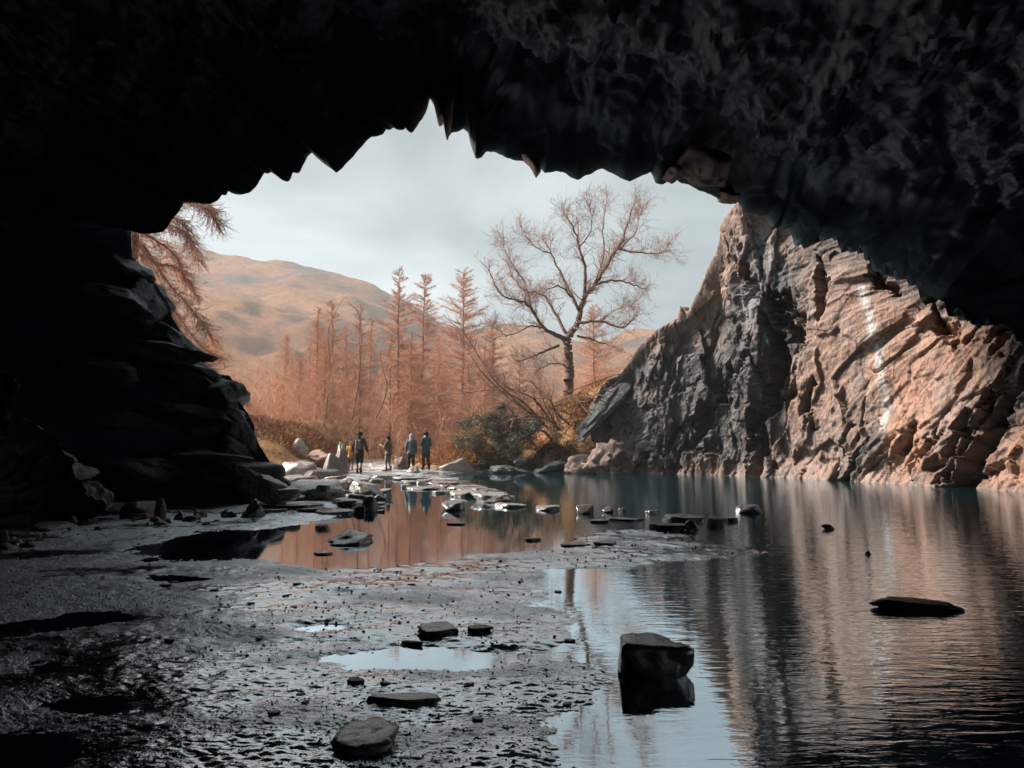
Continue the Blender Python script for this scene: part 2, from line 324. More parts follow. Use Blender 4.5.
# slanted cleavage space
ca, sa = math.cos(R(22)), math.sin(R(22))
along = cf[..., 0]*.77-cf[..., 1]*.64; up = cf[..., 2]; dep = cf[..., 0]*.64+cf[..., 1]*.77
lean = sst(760, 960, CX)*.55+.12
A2 = along-up*lean; U2 = up+along*lean*.3
q = np.stack([A2, dep, U2], -1)
wq = q+np.stack([fbm(q*.7, 3, 40), fbm(q*.7, 3, 45), fbm(q*.7, 3, 48)], -1)*.10
g1 = crease(wq*np.array([.50, .3, .13]), 101, .9, 1.); g2 = crease(wq*np.array([1.1, .8, .42]), 121, .9, 1.); gA, _ = facet(wq*np.array([1.4, 1.1, .75]), 191, 1.7); gB, _ = facet(wq*np.array([2.6, 1.8, 1.5])+3, 193, 1.7); g5 = crease(wq*np.array([3., 2., 1.5]), 131, 1., 1.); g6 = crease(wq*np.array([7., 5., 2.6]), 151, 1., 1.); g3, e2_ = facet(wq*np.array([3.4, 2.4, 1.1]), 141, 1.5); g4, _ = facet(wq*np.array([8, 6, 3.4]), 161, 1.4)
lay = np.abs(((A2*1.1+fbm(q*.5, 3, 77)*.8) % 1)-.5)
smoothz = np.clip(sst(10, -30, -segdist(CX, CY, [(800, 330), (860, 300), (950, 330), (980, 400), (930, 470), (850, 470), (830, 400)])*1.)*0+sst(-20, 25, segdist(CX, CY, [(815, 300), (870, 310), (950, 350), (975, 400), (920, 465), (850, 470), (790, 440)])), 0, 1)
rough_ = 1-.6*smoothz
big_ = g1*1.15+g2*.75+.12*fbm(q*1.3, 3, 71)
mid_ = (g5*.42+g6*.20)*rough_+.05*fbm(q*4, 3, 72)
big_ = big_*(1-.3*sst(780, 860, CX))
slab_ = facet(q*np.array([.8, .5, .38])+fbm(q*.5, 2, 33)[..., None]*.2, 205, 1.1)[0]
chip_ = sst(.1, .6, fbm(q*.55, 3, 210))                     # where the face is shattered rather than cleaved
dc = terrace(big_*.5, .22, .10)*.75+big_*.5*.25+slab_*.42+(.30+.70*chip_)*(mid_*.42+gA*.20+gB*.15*rough_+g3*.12*rough_)+g4*.035+fbm(q*6, 3, 60)*.012+.1
lv = np.floor(big_/.34)*7+np.floor(mid_/.17); _, _e = facet(q*np.array([.9, .7, .45]), 181)
tone = h3(lv.astype(np.int64), np.floor(g2*3).astype(np.int64), np.floor(along*.45+fbm(q*.6, 2, 12)).astype(np.int64), 5)
dc *= (.3+.7*sst(0, .12, v[..., 0]))*(1-.85*sst(.9, 1., v[..., 0])*(CX < 745))
qj = q*np.array([1.5, 1.2, .8]); _j1 = facet(qj, 501, 1.5)[0]+.22*facet(qj*2.6, 511, 1.5)[0]; _j2 = facet(qj, 521, 1.5)[0]+.22*facet(qj*2.6, 531, 1.5)[0]
CXw = CX+_j1*13; CYw = CY+_j2*20
# clefts traced from the photograph: polyline, half width px, depth
for poly, wd, dp in [([(1030, 345), (1000, 400), (975, 440), (952, 492)], 13, 2.2), ([(985, 380), (955, 425), (935, 470)], 6, 1.),
                     ([(900, 465), (925, 438), (940, 405)], 3.5, .6), ([(838, 486), (850, 462), (866, 440)], 9, 1.4), ([(757, 470), (745, 440), (760, 395), (775, 350), (765, 300)], 10, 1.6),
                     ([(790, 360), (778, 390), (770, 420)], 7, 1.), ([(795, 440), (800, 400), (806, 370)], 5, .8), ([(700, 420), (728, 380), (742, 340)], 9, .8), ([(770, 280), (782, 320), (800, 345)], 8, .9), ([(812, 255), (820, 290), (812, 320)], 6, .7),
                     ([(868, 250), (880, 285), (905, 300)], 9, .9), ([(925, 290), (945, 325), (950, 345)], 9, 1.), ([(840, 455), (848, 420), (862, 392)], 4, .5), ([(735, 250), (745, 300), (738, 330)], 6, .6),
                     ([(670, 470), (690, 440), (700, 400), (720, 350)], 9, .8), ([(560, 465), (600, 471), (640, 471)], 4, .7), ([(985, 350), (1000, 320), (1030, 300)], 9, .8), ([(960, 330), (985, 290), (1000, 260)], 8, .6)]:
    P_c = np.array(poly, float); Lc = np.r_[0, np.cumsum(np.linalg.norm(np.diff(P_c, axis=0), axis=1))]; bd = np.full(CX.shape, 1e9); bt = np.zeros(CX.shape)
    for i_ in range(len(P_c)-1):
        a_c, e_c = P_c[i_], P_c[i_+1]-P_c[i_]; t_c = np.clip(((CXw-a_c[0])*e_c[0]+(CYw-a_c[1])*e_c[1])/(e_c@e_c), 0, 1)
        d_c = np.hypot(CXw-a_c[0]-t_c*e_c[0], CYw-a_c[1]-t_c*e_c[1]); m_c = d_c < bd
        bd = np.where(m_c, d_c, bd); bt = np.where(m_c, (Lc[i_]+t_c*(Lc[i_+1]-Lc[i_]))/Lc[-1], bt)
    ends = [0. if (P_c[k_, 1] < 460) else .5 for k_ in (0, -1)]
    tt_c = ends[0]+bt*(1-ends[0]-(ends[1] if ends[1] else 0)); wc = wd*np.sin(math.pi*np.clip(tt_c, 0, 1))**.8*1.25+.01
    dc -= dp*.8*np.clip(1.15*(1-bd/wc), 0, 1)
cliff = cf+n*dc[..., None]
wob = fbm(q*2, 3, 66)*10
def mk(poly, soft=14): return sst(-soft, soft, segdist(CX+wob, CY+wob*.7, poly)-0)
rust = np.clip(mk([(838, 300), (900, 290), (1000, 330), (985, 400), (880, 330)], 18)*.6+mk([(862, 350), (925, 350), (930, 470), (880, 470), (868, 400)], 10)*.75+mk([(975, 430), (1040, 400), (1040, 490), (970, 490)], 10)*.9+mk([(770, 420), (810, 300), (830, 330), (835, 420)], 22)*.35+mk([(690, 470), (715, 440), (712, 475)], 6)*.7, 0, 1)
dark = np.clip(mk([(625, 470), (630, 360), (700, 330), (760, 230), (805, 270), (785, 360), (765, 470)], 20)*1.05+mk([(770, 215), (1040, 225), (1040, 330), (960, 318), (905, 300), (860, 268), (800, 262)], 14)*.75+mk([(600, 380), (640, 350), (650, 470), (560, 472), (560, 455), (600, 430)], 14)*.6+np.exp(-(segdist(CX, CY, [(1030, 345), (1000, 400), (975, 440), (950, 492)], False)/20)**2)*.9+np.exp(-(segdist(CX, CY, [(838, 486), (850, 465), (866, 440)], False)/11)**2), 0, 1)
white = np.clip(np.exp(-(segdist(CX, CY, [(858, 285), (866, 320), (872, 360), (877, 400), (875, 425)], False)/(4.5+wob*.12))**2)*.95+mk([(745, 230), (765, 225), (762, 300), (735, 350)], 8)*.35+mk([(600, 440), (640, 430), (650, 465), (590, 465)], 8)*.25, 0, 1)
# rows that carry the cliff back behind its skyline
back = [cliff+0 for _ in ()]
last = cliff[:, -1]
rows = []
for d_, z_ in ((.4, -.05), (1.5, -.3), (4, -.6), (9, -2.5), (16, -6)):
    q2 = last+np.array([.45*d_, .9*d_, z_]); q2 += (fbm(q2*.9, 3, 3)*.25)[:, None]; rows.append(q2)
cl = np.concatenate([cliff, np.stack(rows, 1)], 1)
def ext(a): return np.concatenate([a, np.repeat(a[:, -1:], 5, 1)], 1)
m = MT('cliff_slate')
v_ = m.co((1.0, 1.0, .45), (0, R(-20), R(40)))
b_ = m.ramp(m.noise(.9, 8, v_, .66, .5), [(.3, (.13, .115, .11)), (.42, (.30, .215, .18)), (.55, (.42, .29, .235)), (.72, (.50, .40, .35))])
b_ = m.mix(m.ramp(m.noise(2.1, 6, None, .65, .6), [(.45, 0.), (.6, .6)]), b_, (.36, .33, .30))
cv = m.n('ShaderNodeSeparateColor'); m.l(m.vor(1.5, m.co((1.0, 1.0, .4), (0, R(-22), R(40))), 'F1', 'Color'), cv.inputs[0])
b_ = m.mix(.62, b_, m.ramp(m.math('ADD', m.math('MULTIPLY', m.attr('tone'), .75), m.math('MULTIPLY', cv.outputs[0], .25)), [(0., (.05, .046, .045)), (.26, (.20, .145, .125)), (.45, (.34, .24, .20)), (.62, (.22, .125, .095)), (.8, (.35, .205, .15)), (1., (.46, .39, .36))]))
rn = m.ramp(m.noise(1.6, 7, v_, .7, .5), [(.38, 0.), (.56, 1.)])
b_ = m.mix(m.math('MULTIPLY', m.attr('rust'), m.math('MULTIPLY_ADD', rn, .55, .4)), b_, (.46, .25, .16))
dn = m.ramp(m.noise(2.2, 8, v_, .7, .6), [(.34, .55), (.52, 1.)])
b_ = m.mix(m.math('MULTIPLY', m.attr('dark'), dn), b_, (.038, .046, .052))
b_ = m.mix(m.ramp(m.noise(1.4, 8, m.co((1.2, 1.2, .35), (0, R(-12), R(40))), .68, 1.1), [(.6, 0.), (.66, .8)]), b_, (.05, .052, .055))
b_ = m.mix(m.math('MULTIPLY', m.attr('white'), m.ramp(m.noise(3, 6, v_, .7), [(.3, .5), (.55, 1.)])), b_, (.66, .68, .70))
b_ = m.mix(m.ramp(m.noise(18, 5, None, .75), [(.62, 0.), (.72, .5)]), b_, (.55, .52, .5))
b_ = m.mix(.6, b_, m.ramp(m.noise(9, 8, v_, .8), [(.32, .3), (.6, 1.)]), 'MULTIPLY')
vd = m.co((1.0, 1.0, .5), (0, R(-24), R(40)))
wv_ = m.n('ShaderNodeVectorMath', operation='ADD'); m.l(vd, wv_.inputs[0])
nv_ = m.n('ShaderNodeTexNoise'); nv_.inputs['Scale'].default_value = 1.5; nv_.inputs['Detail'].default_value = 6; m.l(vd, nv_.inputs['Vector']); m.l(nv_.outputs['Color'], wv_.inputs[1])
ck = m.math('MINIMUM', m.vor(1.3, wv_.outputs[0], 'DISTANCE_TO_EDGE'), m.math('MULTIPLY', m.vor(3.6, wv_.outputs[0], 'DISTANCE_TO_EDGE'), 1.6))
b_ = m.mix(m.math('MULTIPLY', m.ramp(ck, [(.0, 1.), (.05, 0.)]), m.ramp(m.noise(1.2, 4), [(.40, .1), (.6, .9)])), b_, (.03, .03, .032))
hh = m.math('ADD', m.noise(3, 10, v_, .7, .4), m.math('MULTIPLY', m.noise(14, 6, v_, .7), .4))
m.bsdf(b_, m.math('MULTIPLY_ADD', m.noise(5, 3), .3, .38), m.bump(hh, 1., .07), .5)
M['cliff'] = m.m
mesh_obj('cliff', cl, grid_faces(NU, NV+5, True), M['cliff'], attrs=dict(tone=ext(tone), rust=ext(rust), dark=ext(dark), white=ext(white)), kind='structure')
# ------------------------------------------------------------ ground, water
land = [G(*p)[:2] for p in [(-900, 560), (-300, 525), (0, 512), (60, 509), (120, 508), (240, 512), (300, 514), (345, 510), (376, 499), (352, 484), (372, 477), (395, 474), (425, 474.5), (455, 474), (470, 472.5), (480, 470), (472, 466.5)]]
land += [(-1, 46), (-1, 60), (-60, 60), (-60, 12)]
gravel = [G(*p)[:2] for p in [(-900, 540), (0, 505), (120, 505), (240, 508), (310, 513), (338, 516), (318, 522), (270, 527), (215, 531), (165, 538), (122, 549), (128, 555), (185, 559), (265, 562), (335, 566), (400, 562), (470, 556), (530, 552), (575, 546), (590, 538), (615, 531), (655, 529), (700, 538), (752, 552), (700, 557), (650, 560), (622, 566), (560, 571), (528, 578), (520, 592), (545, 605), (560, 622), (570, 645), (590, 665), (597, 690), (590, 720), (585, 768), (570, 900), (540, 1500)]]
gravel += [(0, -9), (-20, -9), (-20, 5)]
pud = [(430, 660, 115, 17, 1.), (540, 652, 60, 10, .55), (325, 577, 60, 5, .6), (345, 594, 25, 3.5, .9), (420, 573, 40, 3, .5), (320, 628, 45, 5, .7), (100, 622, 62, 11, 1.2), (20, 632, 60, 13, 1.), (170, 577, 50, 5, 1.), (80, 706, 70, 12, 1.), (30, 750, 90, 24, 1.2), (265, 645, 75, 7, .5), (215, 658, 40, 6, .4), (150, 560, 10, 2, .3), (400, 600, 60, 5, .3), (470, 585, 50, 4, .45), (580, 760, 50, 60, .4), (60, 668, 50, 10, .7)]
stepland = [G(*p)[:2] for p in [(388, 475), (452, 474), (500, 488), (520, 494), (512, 498), (470, 497), (440, 492), (415, 484)]]
def terrain(X, Y):
    P = np.stack([X, Y, X*0], -1)
    sl = segdist(X, Y, land); sg = segdist(X, Y, gravel); ss = segdist(X, Y, stepland)
    wb = fbm(P*.9, 4, 200)*.35+fbm(P*3.5, 3, 210)*.12
    zg = .024*np.tanh((sg+wb*np.clip(Y/9, .3, 1.3))*3.2/np.clip(Y/7, .6, 2))
    zl = .09*np.tanh((sl+wb*.5)*1.6)
    z = np.maximum(np.maximum(zg, zl), -.03+.04*np.tanh((ss+wb*.3)*3)*1.0)
    deep = sst(0, -2.5, np.maximum(np.maximum(sl, sg), ss)); z = z-.35*deep
    px, py = pix(np.stack([X, Y, X*0], -1))
    ins = sg > -.3
    wn1 = fbm(P*1.6, 4, 260)*.30; wn2 = fbm(P*np.array([1.1, 2.2, 1]), 5, 270)*.42
    for a, b, rx, ry, k in pud:
        e2 = ((px-a)/rx+wn1)**2+((py-b)/ry+wn2)**2
        z -= np.where(Y > .5, k*.042*np.exp(-(e2*1.1)**1.4)*ins, 0)
    tex = fbm(P*1.6, 5, 220)*.012+fbm(P*9, 3, 230)*.006+np.abs(fbm(P*np.array([26, 20, 1]), 3, 240))*.009*(Y < 18)
    z += tex*(1+.8*sst(8, 20, Y))
    # banks beyond the pool
    up = sst(-7.6, -12.5, X+fbm(P*.3, 2, 3)*.8)*2.1*sst(29, 36, Y); z = z+up
    mx = np.interp(X, [-5.0, -4., -2.9, -1.2, .8, 2.0, 2.9, 4.6, 9], [0, .5, 1.35, 1.75, 2.2, 3.3, 3.75, 4.4, 5.])
    mound = mx*sst(34.9, 39.2, Y+(X > 1)*.0+fbm(P*.5, 3, 5)*.8)*(1-.6*sst(42, 55, Y))*(X > -5.2)
    z = z+mound*(1+.10*fbm(P*1.1, 4, 15))+sst(38, 60, Y)*(.3+.4*fbm(P*.2, 3, 6))*(X < -1)
    lumpy = sst(33, 40, Y)*(fbm(P*.8, 4, 44)*.16+facet(P*.9, 45)[0]*.2)
    return z+lumpy
yy = np.r_[G(512, 1500)[1]*.2, 1237/(np.linspace(1400, 800, 40)-437), 1237/(np.linspace(797, 466, 560)-437), np.linspace(44, 70, 60)]
rr = np.linspace(-1.0, .95, 900)
X, Y = np.meshgrid(rr, yy, indexing='ij'); X = X*np.maximum(Y, 2.5)*(1+sst(20, 3, Y)*1.0)
gv = np.stack([X, Y, terrain(X, Y)], -1)
m = MT('wet_gravel')
cell = m.vor(46, None, 'F1', 'Color'); cg = m.n('ShaderNodeSeparateColor'); m.l(cell, cg.inputs[0])
colr = m.ramp(cg.outputs[0], [(0., (.06, .065, .07)), (.4, (.24, .24, .24)), (.8, (.40, .395, .38)), (1., (.6, .59, .57))])
colr = m.mix(m.ramp(m.noise(.9, 5, None, .6), [(.4, 0.), (.65, .6)]), colr, (.13, .12, .11))
colr = m.mix(m.ramp(m.noise(160, 2, None, .5), [(.4, 0.), (.6, .5)]), colr, (.10, .105, .11))
hb = m.math('ADD', m.math('MULTIPLY', m.vor(46), -1.0), m.math('ADD', m.noise(25, 6, None, .7), m.math('MULTIPLY', m.vor(110), -.5)))
px_s = m.n('ShaderNodeSeparateXYZ'); m.l(m.tc.outputs['Object'], px_s.inputs[0])
dry = m.n('ShaderNodeMapRange'); m.l(px_s.outputs[0], dry.inputs[0]); dry.inputs[1].default_value = -1.4; dry.inputs[2].default_value = -4.; dry.inputs[3].default_value = 0.; dry.inputs[4].default_value = .15
wetm = m.ramp(m.math('ADD', m.math('ADD', m.noise(.55, 4, m.co((1, 1.6, 1)), .6), dry.outputs[0]), m.math('MULTIPLY', m.noise(12, 3), .12)), [(.56, .12), (.74, 1.)])
nb = m.bump(hb, m.math('MULTIPLY', wetm, .95), .009)
df = m.n('ShaderNodeBsdfDiffuse'); m.l(colr, df.inputs[0]); m.l(nb, df.inputs['Normal'])
gl = m.n('ShaderNodeBsdfGlossy'); gl.inputs['Color'].default_value = (.92, .97, 1, 1); m.put(gl.inputs['Roughness'], m.math('MULTIPLY_ADD', wetm, .42, .03)); m.l(nb, gl.inputs['Normal'])
fr = m.n('ShaderNodeFresnel'); fr.inputs['IOR'].default_value = 3.6; m.l(nb, fr.inputs['Normal'])
# far bank: bracken and moss turf
pos = m.n('ShaderNodeSeparateXYZ'); m.l(m.tc.outputs['Object'], pos.inputs[0])
turf = m.ramp(m.noise(.8, 6, None, .65), [(.3, (.10, .07, .03)), (.5, (.30, .17, .09)), (.68, (.40, .24, .13))])
df2 = m.n('ShaderNodeBsdfDiffuse'); m.l(turf, df2.inputs[0]); m.l(m.bump(m.noise(6, 6), 1., .1), df2.inputs['Normal'])
mx1 = m.n('ShaderNodeMixShader'); m.l(m.math('MINIMUM', m.math('MULTIPLY', fr.outputs[0], 1.8), .93), mx1.inputs[0]); m.l(df.outputs[0], mx1.inputs[1]); m.l(gl.outputs[0], mx1.inputs[2])
tf = m.math('MULTIPLY', m.ramp(m.math('ADD', pos.outputs[2], m.math('MULTIPLY', m.noise(2, 4), .3)), [(.3, 0.), (.42, 1.)]), 1.)
mx2 = m.n('ShaderNodeMixShader'); m.l(tf, mx2.inputs[0]); m.l(mx1.outputs[0], mx2.inputs[1]); m.l(df2.outputs[0], mx2.inputs[2]); m.l(mx2.outputs[0], m.out.inputs[0])
M['gravel'] = m.m
mesh_obj('ground', gv, grid_faces(len(rr), len(yy), True), M['gravel'], smooth=True, kind='structure')
gb = np.array([(x, y, -.55) for x in np.linspace(-60, 60, 13) for y in np.linspace(-14, 66, 9)]).reshape(13, 9, 3)
mesh_obj('pool_bed', gb, grid_faces(13, 9), M['dslate'], kind='structure')
m = MT('pool_water')
sepw = m.n('ShaderNodeSeparateXYZ'); m.l(m.tc.outputs['Object'], sepw.inputs[0])
rip = m.noise(1., 3, m.co((2.2, 9.0, 1), (0, 0, R(8))), .55, .6)
rip2 = m.noise(1., 2, m.co((7, 22, 1), (0, 0, R(-10))), .5, .3)
wav = m.math('ADD', rip, m.math('MULTIPLY', rip2, .35))
cal = m.n('ShaderNodeMapRange'); cal.interpolation_type = 'SMOOTHSTEP'; m.l(sepw.outputs[0], cal.inputs[0]); cal.inputs[1].default_value = .0; cal.inputs[2].default_value = 3.2; cal.inputs[3].default_value = .10; cal.inputs[4].default_value = 1.
hw = m.math('MULTIPLY', wav, cal.outputs[0])
nw = m.bump(hw, 1., .0055)
dw = m.n('ShaderNodeBsdfDiffuse'); dw.inputs[0].default_value = (.002, .04, .052, 1)
gw = m.n('ShaderNodeBsdfGlossy'); gw.inputs['Roughness'].default_value = .02; gw.inputs[0].default_value = (.82, .93, 1, 1); m.l(nw, gw.inputs['Normal'])
fw = m.n('ShaderNodeFresnel'); fw.inputs['IOR'].default_value = 2.0; m.l(nw, fw.inputs['Normal'])
mxw = m.n('ShaderNodeMixShader'); m.l(m.math('MINIMUM', m.math('MULTIPLY', fw.outputs[0], 2.6), .88), mxw.inputs[0]); m.l(dw.outputs[0], mxw.inputs[1]); m.l(gw.outputs[0], mxw.inputs[2]); m.l(mxw.outputs[0], m.out.inputs[0])
M['water'] = m.m
wv = np.array([(x, y, 0) for x in (-45, 45) for y in (-12, 48)], float).reshape(2, 2, 3)
mesh_obj('water', wv, grid_faces(2, 2, True), M['water'], kind='structure')
# ------------------------------------------------------------ the fell behind
ridge = [(-900, 250), (-200, 225), (100, 232), (140, 236), (200, 249), (235, 254), (262, 262), (290, 263), (318, 268), (345, 277), (375, 287), (400, 298), (425, 313), (445, 326), (470, 331), (500, 324), (530, 326), (560, 336), (600, 341), (640, 330), (700, 322), (900, 300), (2000, 260)]
ra = np.linspace(-1.6, 1.6, 420); ry = np.r_[np.linspace(40, 100, 40), np.linspace(103, 330, 130), np.linspace(335, 520, 30)]
A_, Y_ = np.meshgrid(ra, ry, indexing='ij')
rz = np.array([W(512+a*FPX, np.interp(512+a*FPX, [p[0] for p in ridge], [p[1] for p in ridge]), 330)[2] for a in ra])[:, None]
tt = np.clip((Y_-62)/(330-62), 0, 1)
P_ = np.stack([A_*Y_, Y_, Y_*0], -1)
Zh = .0+rz*(tt**1.35)*(1+.22*np.sin(tt*math.pi)*fbm(P_*.012, 4, 300))+np.sin(tt*math.pi)*(crease(P_*.02, 310, 1., 1.)*10+crease(P_*.06, 330, 1., 1.)*3.5+fbm(P_*.05, 4, 320)*3)
Zh = Zh-np.clip((Y_-330)/190, 0, 1)**1.5*60
Zh = Zh-.6*(1-sst(40, 64, Y_))
Zh += fbm(P_*.08, 4, 333)*1.6*np.exp(-((Y_-330)/60)**2)
m = MT('fell_bracken')
hb_ = m.ramp(m.noise(.022, 8, None, .62, .6), [(.38, (.26, .20, .18)), (.45, (.56, .27, .14)), (.6, (.68, .33, .15)), (.74, (.54, .31, .18))])
hb_ = m.mix(m.ramp(m.noise(.045, 8, m.co((1, 1, 2)), .72, 1.), [(.54, 0.), (.64, .8)]), hb_, (.21, .20, .19))
hb_ = m.mix(.5, hb_, m.ramp(m.noise(.35, 8, None, .78), [(.36, .35), (.60, 1.)]), 'MULTIPLY')
m.bsdf(hb_, .9, m.bump(m.noise(.12, 12, None, .8), 1., 12.), .1)
M['fell'] = m.m
mesh_obj('hill', np.stack([A_*Y_, Y_, Zh], -1), grid_faces(420, len(ry), True), M['fell'], smooth=True, kind='structure')
def hz(x, y):
    return float(terrain(np.array([x]), np.array([y]))[0])
# ------------------------------------------------------------ loose rocks
_sph = None
def unit_sphere(sub=4):
    global _sph
    if _sph is None or _sph[0] != sub:
        import bmesh
        bm = bmesh.new(); bmesh.ops.create_icosphere(bm, subdivisions=sub, radius=1)
        _sph = (sub, np.array([v.co for v in bm.verts]), np.array([[v.index for v in f.verts] for f in bm.faces])); bm.free()
    return _sph[1], _sph[2]
def rock(label, px, py, wpx, hpx, mat='slate', kind='slab', seed=None, deep=None, rot=None, tilt=(0, 0), cat='rock', name='rock', group=None, z=None, sink=.6, sub=4, topw=None, D=None, rug=1.):
    """py is the row where its near edge meets the ground or water"""
    seed = seed if seed is not None else int(px*7+py*13)
    rg = np.random.default_rng(seed)
    gx, gy, _ = G(px, py, 0.0)
    if D: gx, gy, z = W(px, py, D)
    elif z is not None: gx, gy, _ = G(px, py, z)
    else:
        z = 0.
        for _ in range(4): z = min(max(0., hz(gx, gy)), .8); gx, gy, _ = G(px, py, z)
    ww = wpx/FPX*gy; hh_ = hpx/FPX*gy
    dd = deep if deep else ww*(.75 if kind == 'slab' else .8)
    # a low slab shows its top more than its side
    if kind == 'slab':
        see = dd*(1.6)/gy; hh_ = max(.3*hh_, hh_-see*.9, min(.03, .14*ww))
    elif kind == 'block': hh_ = max(.35*hh_, hh_-dd*1.6/gy*.75)
    cy = gy+dd*.5
    S_, F_ = unit_sphere(sub)
    nrm_ = [(0, 0, 1), (0, 0, -1)] if kind != 'lump' else []
    dist = [.42+.12*rg.random(), .8] if kind != 'lump' else []
    k = 9 if kind == 'slab' else 13
    for i in range(k):
        a = 2*math.pi*(i+rg.random()*.7)/k
        up_ = (rg.random()-.5)*(.5 if kind == 'slab' else 1.7)
        v0 = np.array([math.cos(a), math.sin(a), up_]); nrm_.append(tuple(v0/np.linalg.norm(v0))); dist.append(.68+.3*rg.random())
    nn_ = np.array(nrm_); nn_[0 if kind != 'lump' else 0] += (rg.normal(0, .09, 3) if kind != 'lump' else 0)
    dt = S_@nn_.T; r_ = np.min(np.where(dt > .02, np.array(dist)[None]/np.maximum(dt, .02), 9), 1)
    r_ = np.minimum(r_, 1.55)
    V = S_*r_[:, None]
    V += S_*(facet(V*2.2+seed % 97, 7, 1.2)[0]*(.10 if kind == 'lump' else .055)*rug+(facet(V*4.5+seed % 61, 17, 1.2)[0]*.07*(rug-1))+fbm(V*4+seed % 89, 3, 8)*.035)[:, None]
    ext_ = V.max(0)-V.min(0); V = (V-V.min(0))/ext_-np.array([.5, .5, 0])
    if topw: V[:, :2] *= (1-(1-topw)*V[:, 2:3])
    if kind == 'slab' and sink == .6: sink = 1.1
    hfull = hh_*(1+sink)
    V = V*np.array([ww, dd, hfull]); V[:, 2] -= hfull*sink/(1+sink)
    if tilt[0] or tilt[1]:
        tx, ty = R(tilt[0]), R(tilt[1])
        V[:, 2] += V[:, 0]*math.tan(tx)+V[:, 1]*math.tan(ty)
        V[:, 2] -= 0
    if kind == 'slab' and sink == .6 and name == 'rock': pass
    if rot is None: rot = rg.uniform(-12, 12)
    o = mesh_obj(name, V, F_, M[mat]); o.location = (gx*cy/gy, cy, z); o.rotation_euler = (0, 0, R(rot))
    tag(o, label, cat, group); return o
